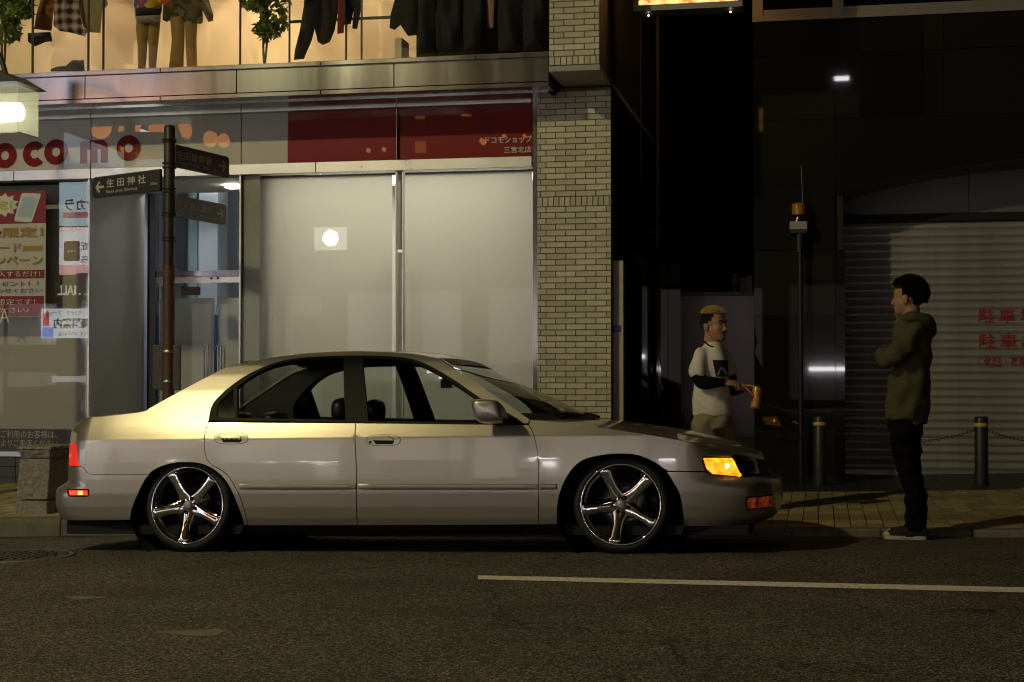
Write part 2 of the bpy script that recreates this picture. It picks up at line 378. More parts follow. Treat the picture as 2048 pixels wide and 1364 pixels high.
# manhole cover at the left edge
c = on_ground(36, 1113, road_z); mc = thing('manhole_cover', 'round cast iron manhole cover set in the asphalt', 'manhole', c)
Mt = Matrix.Translation(Vector(c) + Vector((0, 0, .004))) @ Matrix.Rotation(math.atan(SLOPE), 4, 'Y').inverted()
M_IRON = mat('cast_iron', (.09, .085, .07), .6, .5, var=.3, vscale=30, bump=.3, bscale=90)
MB().lathe([(.30, -.02), (.30, .004), (.275, .006), (.272, .001), (.0001, .001)], Mt, 48).obj('cover_plate', M_IRON, mc)
MB().lathe([(.345, -.02), (.345, .003), (.31, .006), (.306, -.02)], Mt, 48).obj('cover_frame', mat('worn_iron', (.17, .155, .12), .55, .4, var=.3, vscale=20), mc)
for i in range(-4, 5):
    for j in range(-4, 5):
        if i * i + j * j < 17:
            x, y = i * .058, j * .058; MB().box(x - .018, x + .018, y - .018, y + .018, .0, .008, Mt).obj('cover_stud', M_IRON, mc)

# ================================================================== SHOP BUILDING (left)
YF = 13.1            # face of the tiled column
YG = 13.24           # shop glass
YU = 12.72           # upper display window
YB = 14.42           # back wall of the entrance recess
M_STEEL = mat('brushed_steel', (.33, .335, .35), .17, 1., rvar=.05, vscale=1.2, stretch=(2.5, 1, .3))
M_STEEL2 = mat('satin_steel', (.55, .55, .54), .35, 1., rvar=.08, vscale=4)
M_DARKGAP = mat('dark_gap', (.012, .012, .012), .8)
M_TILE = mat('glazed_tile', (.52, .49, .36), .42, var=.12, vscale=14, objvar=.17, bump=.08, bscale=60)
M_GROUT = mat('grout', (.18, .155, .10), .95, bump=.3, bscale=200)
def blind_mat():
    m = mat('roller_blind', (.60, .58, .52), .85, var=.03, vscale=3, bump=.1, bscale=300); N = m.node_tree.nodes; L = m.node_tree.links; t = N.new('ShaderNodeBsdfTranslucent'); t.inputs[0].default_value = (.55, .53, .46, 1)
    a = N.new('ShaderNodeMixShader'); a.inputs[0].default_value = .72; L.new(N['Principled BSDF'].outputs[0], a.inputs[1]); L.new(t.outputs[0], a.inputs[2]); L.new(a.outputs[0], N['Material Output'].inputs[0]); return m
M_BLIND = blind_mat()
M_GREYPANEL = mat('grey_panel', (.52, .50, .46), .5, var=.05, vscale=2)
M_WHITEPANEL = mat('white_sign_panel', (.56, .55, .51), .35, var=.03, vscale=2)
M_RED = mat('red_sign_panel', (.26, .003, .012), .4, spec=.2)
M_REDL = mat('red_letter', (.22, .004, .012), .5, spec=.2)
M_WHITE = mat('white_print', (.75, .73, .66), .6)
M_BLACK = mat('black_print', (.012, .012, .012), .5)
G_CLEAR = glass('shop_glass', (.93, .95, .93), .9)
G_UP = glass('display_glass', (.95, .95, .93), .3); G_SIGN = glass('sign_glass', (.95, .95, .93), .9)
shop = thing('shop_building', 'shop with steel fascia, red sign band and cream tiled column', 'building', (-5, YF, 0))
ux = (1, 0, 0); uz = (0, 0, 1)
def sbox(name, m, x0, x1, y0, y1, z0, z1, parent=shop, bev=0):
    if m.name in ('shop_glass', 'display_glass', 'sign_glass'): return MB().add([(x0, y0, z0), (x1, y0, z0), (x1, y0, z1), (x0, y0, z1)], [(0, 1, 2, 3)]).obj(name, m, parent)
    o = MB().box(x0, x1, y0, y1, z0, z1).obj(name, m, parent)
    if bev: bevel(o, bev)
    return o
# ---- tiled column, lower
cx0, cx1 = X(1074, YF), X(1223, YF); zt = Z(176, YF, 1150); zb = walk_z(cx0, YF) - .05
sbox('column_core', M_GROUT, cx0 + .004, cx1 - .004, YF + .006, YB + 4, zb, zt)
def tile_row(xa, xb, fr, z0, z1, Yf, m=M_TILE, g=.0035):
    xs = [xa] + [xa + (xb - xa) * t for t in fr] + [xb]
    for a, c in zip(xs, xs[1:]):
        key = ('tile', round(c - a, 3), round(z1 - z0, 4), m.name)
        if key not in TILES:
            w, h = c - a - 2 * g, z1 - z0 - 2 * g; mb = MB(); e = .0025
            mb.add([(0, 0, 0), (w, 0, 0), (w, 0, h), (0, 0, h), (-.0, .014, 0), (w, .014, 0), (w, .014, h), (0, .014, h), (e, -.002, e), (w - e, -.002, e), (w - e, -.002, h - e), (e, -.002, h - e)],
                   [(8, 9, 10, 11), (0, 1, 9, 8), (1, 2, 10, 9), (2, 3, 11, 10), (3, 0, 8, 11), (0, 4, 5, 1), (1, 5, 6, 2), (2, 6, 7, 3), (3, 7, 4, 0)]); TILES[key] = mb.mesh('tile', m)
        link('tile', TILES[key], shop, M=Matrix.Translation((a + g, Yf + random.uniform(-.0008, .0008), z0 + g)))
TILES = {}
ch = (Z(647, YF, 1150) - Z(827, YF, 1150)) / 15.25
A1 = [(k - 165) / 1003 for k in (213, 418, 690, 963)]; A2 = [(k - 165) / 1003 for k in (290, 558, 828, 1103)]
zs0 = Z(393, YF, 1150); zs1 = Z(412.5, YF, 1150)           # soldier course
z = zs1; k = 0
while z - ch > zb + .1:
    tile_row(cx0, cx1, A1 if k % 2 else A2, z - ch, z, YF); z -= ch; k += 1
tile_row(cx0, cx1, [i / 13.3 for i in range(1, 14)], zs1, zs0, YF)
z = zs0; k = 0
while z + ch < zt + .01:
    tile_row(cx0, cx1, A2 if k % 2 else A1, z, z + ch, YF); z += ch; k += 1
# ---- tiled column, upper (stands out over the pavement)
YP = 12.42; ux0, ux1 = X(1098, YP), X(1200, YP); zl = Z(141.5, YP, 1150)
def ribbed():
    m = mat('ribbed_tile', (.52, .49, .36), .45, var=.06, vscale=30, objvar=.12); N = m.node_tree.nodes; L = m.node_tree.links
    w = N.new('ShaderNodeTexWave'); w.inputs['Scale'].default_value = 42; tc = N.new('ShaderNodeTexCoord'); L.new(tc.outputs['Object'], w.inputs['Vector'])
    bp = N.new('ShaderNodeBump'); bp.inputs['Strength'].default_value = .5; bp.inputs['Distance'].default_value = .004; L.new(w.outputs['Fac'], bp.inputs['Height']); L.new(bp.outputs[0], N['Principled BSDF'].inputs['Normal']); return m
M_RIB = ribbed()
sbox('column_core', M_GROUT, ux0 + .003, ux1 - .003, YP + .006, YB + 3, zl + .05, 6.5)
M_STONE = mat('stone_ledge', (.34, .33, .30), .7, var=.1, vscale=20)
sbox('soffit_slab', M_STONE, ux0, ux1, YP - .004, YB + 3, zl, zl + .045)
z = zl + .05; s1 = Z(112, YP, 1150); tile_row(ux0, ux1, [i / 8.6 for i in range(1, 9)], z, s1, YP)
z = s1; k = 0; chu = (Z(25, YP, 1150) - Z(77, YP, 1150)) / 4.25
while z < 4.6:
    tile_row(ux0, ux1, ([.1, .5, .905] if k % 2 == 0 else [.30, .70]), z, z + chu, YP, M_TILE if k in (1, 2) else M_RIB); z += chu; k += 1
# ---- steel fascia bands; heights measured at photo column 600
fx0 = -13.0
def zz(py, Y): return Z(py, Y, 600)
def band(name, ya, yb, Y, m, joints, depth=.3, xr=None, g=.0025):
    xr = xr or X(1098, Y); xs = [fx0] + [X(j, Y) for j in joints] + [xr]
    for a, c in zip(xs, xs[1:]): bevel(sbox(name, m, a + g, c - g, Y, Y + depth, zz(yb, Y), zz(ya, Y)), .0025, 1)
band('fascia_cap', 124, 132.5, YU - .12, M_STEEL, [-60, 318, 640, 950], .4)
band('fascia_panel', 134, 181, YU - .09, M_STEEL, [-160, 167, 471, 787], .25)
band('fascia_strip', 182, 190.5, YU - .10, M_STEEL, [-60, 318, 640], .25)
sbox('fascia_core', M_DARKGAP, fx0, X(1098, YU), YU - .05, YB + 3, zz(191, YU - .05), zz(126, YU - .05))
band('fascia_strip', 194, 203, YU + .12, M_STEEL, [-60, 327, 630], .6)
band('sign_rail', 203.5, 221, YG - .05, M_STEEL2, [179, 480, 793], .2, X(1066, YG))
band('sign_rail', 325, 346, YG - .05, M_STEEL2, [25, 179, 630], .14, X(1066, YG))
sbox('sign_core', M_DARKGAP, fx0, X(1066, YG), YG + .15, YG + .3, zz(347, YG), zz(190, YG))
# trim post between glass and column
sbox('trim_post', M_STEEL, X(1065.5, YG - .06), cx0 - .002, YG - .06, YG + .3, zb, zz(196, YG - .05))
# ---- sign band: white panels, red panel and lettering behind glass
zs_t, zs_b = zz(221.5, YG), zz(324.5, YG)
for a, c in ((-260, 178.5), (180.5, 480), (482, 574)): sbox('sign_panel', M_WHITEPANEL, X(a, YG + .03), X(c, YG + .03), YG + .03, YG + .06, zs_b, zs_t)
for a, c in ((575, 792), (794, 1065)): sbox('red_sign_panel', M_RED, X(a, YG + .03), X(c, YG + .03), YG + .03, YG + .06, zs_b, zs_t)
sbox('glass_joint', M_STEEL, X(792.3, YG), X(793.8, YG), YG - .012, YG + .03, zs_b, zs_t)
for a, c in ((-260, 178), (180, 480), (482, 791.5), (794.5, 1065)): sbox('sign_glass', G_SIGN, X(a, YG), X(c, YG), YG, YG + .008, zs_b, zs_t)
def ring_pts(c, r0, r1, a0, a1, n=40): return [(c[0] + r * math.cos(a), c[1] + r * math.sin(a)) for r, aa in ((r1, np.linspace(a0, a1, n)), (r0, np.linspace(a1, a0, n))) for a in aa]
def ring_letter(px, py, a0=0., a1=359.0):
    Y = YG + .024; c = atY(px, py, Y); ro, ri = .122, .042; pts = ring_pts((c[0], c[2]), ri, ro, R(a0), R(a1))
    n = len(pts) // 2; mb = MB(); vs = [(x, Y, zv) for x, zv in pts]; fs = [(i, i + 1, 2 * n - 2 - i, 2 * n - 1 - i) for i in range(n - 1)]; mb.add(vs, fs); mb.obj('sign_letter', M_REDL, shop)
ring_letter(10, 311); ring_letter(69, 308, 42, 318); ring_letter(112, 304); ring_letter(257, 296)
Y = YG + .024                                                # the letter m
mc0 = atY(160, 327, Y); mb = MB(); wst = .07
for i in range(3):
    x = mc0[0] + i * .105; mb.add([(x, Y, mc0[2]), (x + wst, Y, mc0[2]), (x + wst, Y, mc0[2] + .15), (x, Y, mc0[2] + .15)], [(0, 1, 2, 3)])
mb.add([(mc0[0], Y - .001, mc0[2] + .13), (mc0[0] + .28, Y - .001, mc0[2] + .13), (mc0[0] + .28, Y - .001, mc0[2] + .17), (mc0[0] + .24, Y - .001, mc0[2] + .215), (mc0[0] + .03, Y - .001, mc0[2] + .215), (mc0[0], Y - .001, mc0[2] + .19)], [(0, 1, 2, 3, 4, 5)])
mb.obj('sign_letter', M_REDL, shop)
p = atY(1, 275, Y); lettering('sign_letter', 'in', mat('grey_print', (.2, .19, .18), .6), p, ux, uz, h=.05, parent=shop)
p = atY(971, 287.5, Y); q = atY(1064, 287.5, Y); lettering('sign_lettering', 'ドコモショップ', M_WHITE, p, ux, uz, w=q[0] - p[0], h=.062, parent=shop, thick=.012)
p = atY(1008, 306.5, Y); lettering('sign_lettering', '三宮北店', M_WHITE, p, ux, uz, w=X(1063, Y) - p[0], h=.058, parent=shop, thick=.012)
# ---- lower glazing
gz0 = walk_z(-5, YG) + .28; gzt = zz(347, YG)
for a, c, pb in ((517, 784, 0), (807, 1065, 1)):
    xa, xc = X(a, YG + .25), X(c, YG + .25); mb = MB(); rows = []
    for i in range(25):
        t = i / 24; x = xa + (xc - xa) * t; yy = YG + .25 + .006 * math.sin(7 * t + pb); rows.append([Vector((x, yy, gz0 - .2)), Vector((x, yy, zz(352, YG + .25)))])
    mb.loft(rows, False, True, False); mb.obj('roller_blind', M_BLIND, shop, fix=False)
    sbox('blind_box', mat('blind_box', (.5, .49, .46), .5), xa, xc, YG + .2, YG + .3, zz(353, YG + .25), zz(347, YG + .25))
    sbox('ceiling_tube', glow('ceiling_tube', (1., .93, .90), 5), xa + (.5 if pb == 0 else .05), xc - .02, YG + .12, YG + .15, zz(349.5, YG + .13), zz(348, YG + .13))
for a, c in ((481, 790), (806, 1065)): sbox('shop_pane', G_CLEAR, X(a, YG), X(c, YG), YG, YG + .01, gz0, gzt)
sbox('mullion', M_STEEL2, X(790.5, YG), X(792.5, YG), YG - .015, YG + .05, gz0, gzt); sbox('mullion', M_STEEL2, X(804.5, YG), X(806.5, YG), YG - .015, YG + .05, gz0, gzt)
sbox('mullion_back', mat('mullion_grey', (.32, .31, .30), .4, .6), X(793, YG + .1), X(804, YG + .1), YG + .1, YG + .14, zz(500, YG), gzt)
sbox('shelf_post', mat('interior_white', (.7, .7, .7), .5), X(790, YG + .4), X(806, YG + .4), YG + .45, YG + .6, gz0, zz(500, YG))
sbox('mullion', M_STEEL2, X(479, YG), X(482, YG), YG - .02, YG + .06, gz0 - .3, gzt)
sbox('frosted_strip', mat('frosted_strip', (.33, .35, .33), .3, var=.05), X(483, YG), X(516, YG), YG + .03, YG + .05, gz0 - .3, gzt)
sbox('sill', M_GREYPANEL, X(480, YG), X(1065, YG), YG - .04, YG + .3, walk_z(-4, YG) - .3, gz0)
# shop room behind the blinds, its ceiling lights left on
M_SHOPW = mat('shop_room', (.72, .70, .66), .8)
sbox('room_wall', M_SHOPW, X(490, YG), cx0, YG + 2.6, YG + 2.65, gz0 - .4, gzt + .25); sbox('room_wall', M_SHOPW, X(516, YG), X(516, YG) + .03, YG + .35, YG + 2.6, gz0 - .4, gzt + .2); sbox('room_floor', M_SHOPW, X(490, YG), cx0, YG + .32, YG + 2.6, gz0 - .45, gz0 - .4)
sbox('room_ceiling', M_SHOPW, X(490, YG), cx0, YG + .32, YG + 2.6, gzt + .2, gzt + .25)
for yy in (.7, 1.3, 1.9): sbox('ceiling_light', glow('ceiling_light', (1., .95, .82), 5.2), X(540, YG), cx0 - .15, YG + yy, YG + yy + .25, gzt + .15, gzt + .19)
# ---- entrance recess
rx0, rx1 = X(178.5, YG), X(480, YG); gfl = walk_z(-6, YG)
sbox('recess_wall', M_GREYPANEL, rx0 - .05, rx0, YG + .02, YB, gfl - .2, gzt)
sbox('recess_post', M_STEEL2, X(176.5, YG), X(179.5, YG), YG - .02, YG + .04, gfl - .2, gzt)
sbox('recess_ceiling', mat('recess_ceiling', (.6, .58, .52), .7), rx0, rx1, YG + .1, YB, gzt - .01, gzt + .08)
sbox('recess_floor', mat('recess_floor', (.2, .19, .17), .5), rx0, rx1 + .1, YG - .1, YB + 2.2, gfl - .25, gfl + .02)
sbox('recess_wall', M_GREYPANEL, rx1, rx1 + .05, YG + .1, YB, gfl - .2, gzt)
dx = lambda p_: X(p_, YB)
sbox('recess_light', glow('recess_light', (1., .95, .88), 22), X(458, YB - .5), X(480, YB - .5), YB - .62, YB - .5, gzt - .04, gzt - .012)
sbox('door_post', mat('black_frame', (.02, .02, .02), .4, .3), dx(299), dx(303), YB - .06, YB + .04, gfl, gzt); sbox('door_post', M_STEEL, dx(303.5), dx(314), YB - .06, YB + .04, gfl, gzt)
zz2 = lambda py: Z(py, YB, 400)
sbox('transom', M_STEEL, dx(314.5), rx1 + .3, YB - .04, YB + .04, zz2(553), zz2(542)); sbox('transom', M_STEEL2, dx(314.5), rx1 + .3, YB - .03, YB + .03, zz2(566), zz2(554.5))
sbox('transom_glass', G_CLEAR, dx(314.5), rx1 + .3, YB, YB + .01, zz2(542), gzt)
for a, c in ((315, 430.6), (431.4, 520)):
    d = sbox('glass_door', G_CLEAR, dx(a), dx(c), YB, YB + .012, gfl + .03, zz2(566.5))
    sbox('frosted_film', mat('frosted_film', (.60, .62, .64), .6, alpha=.72), dx(a) + .02, dx(c) - .02, YB + .014, YB + .016, gfl + .2, zz2(596), parent=d)
for h in (415.5, 442.5):
    for dxx in (-3.2, 3.2):
        mb = MB(); x = dx(h + dxx); mb.tube([(x, YB - .05, zz2(690)), (x, YB - .05, zz2(770))], .008, 8); mb.obj('door_handle', M_STEEL, shop)
for h in (425, 438):
    MB().sphere((dx(h), YB - .035, zz2(557)), .014).obj('patch_fitting', M_STEEL, shop)
p = atY(350, 690, YB + .013); lettering('door_lettering', 'docomo', mat('pale_print', (.36, .38, .40), .6), p, ux, uz, w=dx(403) - p[0], parent=shop, thick=.02, lift=.002)
# exit plate above the door, inside
sbox('exit_plate', mat('exit_plate', (.10, .16, .11), .5), dx(306), dx(330), YB + .2, YB + .22, zz2(601), zz2(571)); sbox('exit_plate', mat('exit_plate2', (.16, .10, .09), .5), dx(345), dx(383), YB + .2, YB + .22, zz2(588), zz2(571))
# room behind the doors
M_ROOM = mat('room_white', (.62, .64, .68), .7, var=.04)
sbox('room_wall', M_ROOM, rx0 - .5, -3.2, YB + 2.2, YB + 2.3, gfl, gzt + .4); sbox('room_wall', M_ROOM, rx0 - .6, rx0 - .5, YB + .1, YB + 2.2, gfl, gzt + .4)
sbox('room_ceiling', M_ROOM, rx0 - .5, -3.2, YB + .1, YB + 2.2, gzt + .35, gzt + .4)
sbox('room_pillar', mat('room_pillar', (.75, .80, .86), .6), X(396, YB + 1.2), X(434, YB + 1.2), YB + 1.2, YB + 1.5, gfl, gzt + .3)
sbox('room_screen', mat('room_teal', (.38, .55, .52), .6), X(378, YB + 1.25), X(396, YB + 1.25), YB + 1.22, YB + 1.5, gfl, gzt + .3)
sbox('room_panel', mat('room_blue', (.16, .25, .60), .5), X(374, YB + .7), X(470, YB + .7), YB + .7, YB + .74, gfl, Z(625, YB + .7))
sbox('room_light', glow('room_light', (.86, .93, 1.), 60), X(415, YB + 1.1), X(470, YB + 1.1), YB + .75, YB + 1.0, gzt + .3, gzt + .34)
# ---- left shop window
lx0 = fx0; lx1 = X(175.5, YG)
sbox('shop_pane', G_CLEAR, lx0, lx1, YG, YG + .01, Z(858, YG, 80), gzt)
sbox('window_backing', mat('window_backing', (.42, .40, .36), .8, var=.05), lx0, lx1, YG + .35, YG + .38, gfl - .1, gzt)
sbox('base_band', mat('dark_band', (.045, .035, .03), .4), lx0, lx1 + .01, YG - .01, YG + .05, Z(905, YG, 80), Z(858.5, YG, 80))
sbox('base_ledge', M_STEEL2, lx0, lx1 + .02, YG - .10, YG + .05, Z(912, YG, 80), Z(904, YG - .1, 80))
zb0 = walk_z(-7.4, YG - .06) - .05; zb1 = Z(913, YG - .06, 80); M_BASE = mat('base_stone', (.045, .045, .04), .35, var=.3, vscale=40, objvar=.1)
for i in range(12):
    xa = lx1 - .7 * (i + 1)
    for j in range(3):
        za, zc = zb0 + (zb1 - zb0) * j / 3, zb0 + (zb1 - zb0) * (j + 1) / 3; sbox('base_slab', M_BASE, xa + .003, xa + .697, YG - .06, YG + .05, za + .003, zc - .003)
p = atY(2, 875.5, YG - .011); lettering('base_lettering', 'ご利用のお客様は、', mat('dim_white', (.42, .40, .37), .6), p, ux, uz, w=X(116, YG) - p[0], h=.072, parent=shop)
p = atY(2, 893, YG - .011); lettering('base_lettering', 'よりご来店ください', mat('dim_white', (.42, .40, .37), .6), p, ux, uz, w=X(118, YG) - p[0], h=.068, parent=shop)
# building mass above and behind
sbox('upper_wall', mat('upper_wall', (.30, .27, .2), .8), fx0, ux1, YU + 2.6, YU + 2.7, 3.0, 9)
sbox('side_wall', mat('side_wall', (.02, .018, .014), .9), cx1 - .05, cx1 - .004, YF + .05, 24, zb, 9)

# ---- poster in the left window
post = thing('campaign_poster', 'tall red and white campaign poster in the shop window', 'poster', (X(40, YG), YG + .06, Z(634, YG, 40)))
YQ = YG + .05
def pq(name, m, a, c, t, bt, y=0., skew=0): return MB().box(X(a, YQ), X(c, YQ), YQ - y, YQ + .004, Z(bt, YQ, 45), Z(t, YQ, 45)).obj(name, m, post)
M_PWHITE = mat('poster_white', (.58, .55, .52), .5, var=.05); M_PRED = mat('poster_red', (.25, .012, .025), .5)
pq('poster_sheet', M_PWHITE, -70, 90, 382, 634)
pq('poster_block', M_PRED, -70, 90, 382, 447, .002); pq('poster_block', M_PRED, -70, 88, 540, 557, .002); pq('poster_block', M_PRED, -70, 87, 592, 633, .002)
ptop = YQ - .004
ph = [(X(a, ptop), Z(bq, ptop, 50)) for a, bq in ((45, 386), (79, 388), (80, 391), (62, 444), (58, 445), (28, 442), (27, 438), (41, 388))]
MB().prism(ph, ptop - .003, ptop).obj('phone_picture', mat('phone_white', (.68, .69, .70), .4), post)
ph = [(X(a, ptop), Z(bq, ptop, 50)) for a, bq in ((45, 394), (74, 396), (61, 436), (33, 433))]
MB().prism(ph, ptop - .005, ptop - .003).obj('phone_screen', mat('phone_screen', (.42, .52, .58), .3), post)
st = []
for k in range(22):
    a = 2 * math.pi * k / 22; r = 1 if k % 2 else .72; st.append((X(4 + 33 * r * math.cos(a), ptop), Z(410 + 24 * r * math.sin(a), ptop, 10)))
MB().prism(st, ptop - .002, ptop).obj('starburst', mat('star_white', (.7, .68, .62), .5), post)
def pl(s, m, a, bt, c, h, th=.0):
    p = atY(a, bt, ptop - .004); lettering('poster_lettering', s, m, p, ux, uz, w=X(c, ptop) - p[0], h=h, parent=post, thick=th, lift=.003)
M_GOLD = mat('gold_print', (.42, .25, .05), .5); M_YEL = mat('yellow_print', (.6, .5, .05), .5); M_PUR = mat('purple_print', (.22, .08, .2), .5)
pl('定！', M_YEL, -6, 420, 23, .085, .03); pl('数量限定！', M_GOLD, -68, 477, 86, .10, .03); pl('カード', M_GOLD, -25, 505, 42, .085, .03); pl('キャンペーン', M_GOLD, -60, 533, 85, .10, .03)
pq('poster_block', M_GOLD, 44, 84, 492, 503, .002)
pl('予約・購入するだけ！', M_WHITE, -66, 555, 80, .055); pl('豪華プレゼント！！', M_PUR, -66, 574, 76, .05, .01); pl('お問い合わせください', M_PUR, -66, 587, 84, .045, .01)
pl('期間限定です！', M_WHITE, -40, 610, 70, .055); pl('ご覧ください♪', M_WHITE, -50, 626, 58, .05)
p = atY(0, 645, YQ - .002); lettering('window_lettering', 'A', M_WHITE, p, ux, uz, w=.10, h=.13, parent=post, lift=.006)

# ================================================================== UPPER DISPLAY WINDOW
M_CREAM = mat('display_wall', (.70, .58, .40), .8, var=.05, vscale=1.2); zsill = zz(126, YU)
sbox('display_wall', M_CREAM, fx0, ux0, YU + 1.25, YU + 1.3, zsill - .1, 6.2); sbox('display_floor', mat('display_floor', (.55, .46, .30), .6), fx0, ux0, YU - .02, YU + 1.25, zsill - .03, zsill + .005)
sbox('display_ceiling', M_CREAM, fx0, ux0, YU, YU + 1.25, 5.6, 5.7)
sbox('display_pane', G_UP, fx0, ux0, YU, YU + .012, zsill, 5.6)
for jx in (60, 172, 202, 477, 576): sbox('glass_joint', M_BLACK, X(jx - .9, YU - .01), X(jx + .9, YU - .01), YU - .012, YU + .02, zsill + .005, 5.6)
for jx in (690, 721): sbox('display_post', M_BLACK, X(jx - 1.2, YU + .6), X(jx + 1.2, YU + .6), YU + .6, YU + .63, zsill + .005, 5.6)
sbox('hanging_rail', M_BLACK, X(576, YU + .7), X(790, YU + .7), YU + .7, YU + .72, Z(40, YU + .7, 650) - .012, Z(40, YU + .7, 650) + .012)
sbox('display_backdrop', mat('display_dark', (.012, .011, .01), .9), X(832, YU + 1.0), ux0, YU + 1.0, YU + 1.05, zsill + .005, 5.6)
sbox('display_post', mat('post_cream', (.6, .52, .36), .6), X(789, YU + .2), X(820, YU + .5), YU + .2, YU + .45, zsill + .005, Z(75, YU + .2, 800))
# shop spotlights on the ceiling of the display (lit in the photograph)
for i, px in enumerate((40, 150, 330, 440, 520, 640, 760)):
    pos = Vector((X(px, YU + .55), YU + .6, 5.5)); sp = thing('display_spotlight', 'small black spotlight on the ceiling of the lit clothes display', 'spotlight', pos, 'spotlights of the clothes display')
    MB().lathe([(.0001, .1), (.05, .1), (.055, -.06), (.05, -.06), (.045, .0), (.0001, .0)], Matrix.Translation(pos), 20).obj('spot_housing', M_BLACK, sp)
    MB().lathe([(.044, -.03), (.0001, -.03)], Matrix.Translation(pos), 16).obj('spot_lens', glow('spot_lens', (1, .8, .5), 20), sp)
    ld = bpy.data.lights.new('spot_bulb', 'SPOT'); ld.energy = 30 if px != 440 else 60; ld.color = (1, .76, .46); ld.spot_size = R(64); ld.spot_blend = .35; ld.shadow_soft_size = .04
    lo = bpy.data.objects.new('spot_bulb', ld); COL.objects.link(lo); lo.location = pos + Vector((0, 0, -.07)); lo.rotation_euler = (R(14), 0, 0)
    lo.parent = sp; lo.matrix_parent_inverse = MW[sp.name].inverted()
# garments: cushions grown from an outline, with folds
def cloth_mesh(outline, Y, th, step=.03, fold=.012, seed=0, flare=0.):
    rng = np.random.RandomState(seed); P, T, D = cdt(densify([(X(a, Y), Z(c, Y, a)) for a, c in outline], step * .8), step)
    dm = max(D.max(), 1e-3); t = np.sqrt(np.clip(D / dm, 0, 1)); ph = rng.uniform(0, 6, 4); fr = rng.uniform(14, 34, 3)
    fl = fold * (np.sin(P[:, 0] * fr[0] + 1.5 * np.sin(P[:, 1] * 5 + ph[0])) + .6 * np.sin(P[:, 0] * fr[1] * 1.6 + P[:, 1] * 9 + ph[1])) * np.clip(D / .04, 0, 1)
    mb = MB(); n = len(P)
    fv = [(x, Y - th * a + f_, zc) for (x, zc), a, f_ in zip(P, t, fl)]; bv = [(x, Y + th * a + .004 + f_, zc) for (x, zc), a, f_ in zip(P, t, fl)]
    mb.add(fv, T, True); mb.add(bv, [q[::-1] for q in T], True); return mb
def garment(name, label, cat, outline, Y, col, th=.05, fold=.012, seed=0, group='clothes in the display window', m=None, parent=None):
    m = m or mat('cloth_' + name + str(seed), col, .85, var=.18, vscale=14, bump=.25, bscale=220)
    return cloth_mesh(outline, Y, th, seed=seed, fold=fold).obj(name, m, parent, label=label, cat=cat, group=group if parent is None else None)
YH = YU + .62
garment('jacket', 'rust brown suede jacket hanging beside the plaid shirt', 'jacket', [(80, -60), (108, -60), (104, 0), (100, 55), (98, 62), (64, 58), (68, 30), (76, 0)], YH, (.17, .07, .02), seed=1)
def plaid():
    m = mat('plaid_cloth', (.2, .14, .12), .9); N = m.node_tree.nodes; L = m.node_tree.links; tc = N.new('ShaderNodeTexCoord'); cs = []
    for ax in ('X', 'Z'):
        w = N.new('ShaderNodeTexWave'); w.bands_direction = ax; w.inputs['Scale'].default_value = 3.3; L.new(tc.outputs['Object'], w.inputs['Vector']); cs.append(w)
    ad = N.new('ShaderNodeMath'); ad.operation = 'ADD'; L.new(cs[0].outputs['Fac'], ad.inputs[0]); L.new(cs[1].outputs['Fac'], ad.inputs[1])
    cr = N.new('ShaderNodeValToRGB'); cr.color_ramp.elements[0].position = .2; cr.color_ramp.elements[0].color = (.012, .006, .012, 1); cr.color_ramp.elements[1].position = 1; cr.color_ramp.elements[1].color = (.42, .32, .30, 1)
    h = N.new('ShaderNodeMath'); h.operation = 'MULTIPLY'; h.inputs[1].default_value = .5; L.new(ad.outputs[0], h.inputs[0]); L.new(h.outputs[0], cr.inputs[0]); L.new(cr.outputs[0], N['Principled BSDF'].inputs['Base Color']); return m
garment('plaid_shirt', 'dark plaid shirt hanging in the lit display window', 'shirt', [(104, -60), (152, -60), (152, 0), (160, 50), (172, 62), (166, 73), (140, 66), (116, 62), (103, 52), (103, 20)], YH - .05, (.2, .1, .1), seed=2, m=plaid())
garment('tee_shirt', 'olive grey shirt hanging beside the plaid shirt', 'shirt', [(150, -60), (196, -60), (212, 10), (200, 22), (197, 66), (168, 64), (160, 45), (154, 10)], YH + .06, (.22, .18, .10), seed=3)
garment('folded_trousers', 'dark folded trousers hanging below the rust jacket', 'trousers', [(51, 66), (97, 64), (101, 83), (88, 84), (66, 93), (52, 84)], YH - .02, (.03, .03, .035), seed=4, th=.035)
# boots on the display floor
bt = thing('boots', 'pair of dark boots on the floor of the display window', 'boots', (X(130, YU + .3), YU + .3, zsill))
for dxp, dy in ((0, 0), (12, .12)):
    garment('boot', None, None, [(98 + dxp, 143), (98 + dxp, 138), (112 + dxp, 133), (128 + dxp, 132), (140 + dxp, 121), (152 + dxp, 120), (154 + dxp, 142)], YU + .3 + dy, (.035, .025, .018), th=.045, fold=.003, seed=int(5 + dxp), parent=bt)
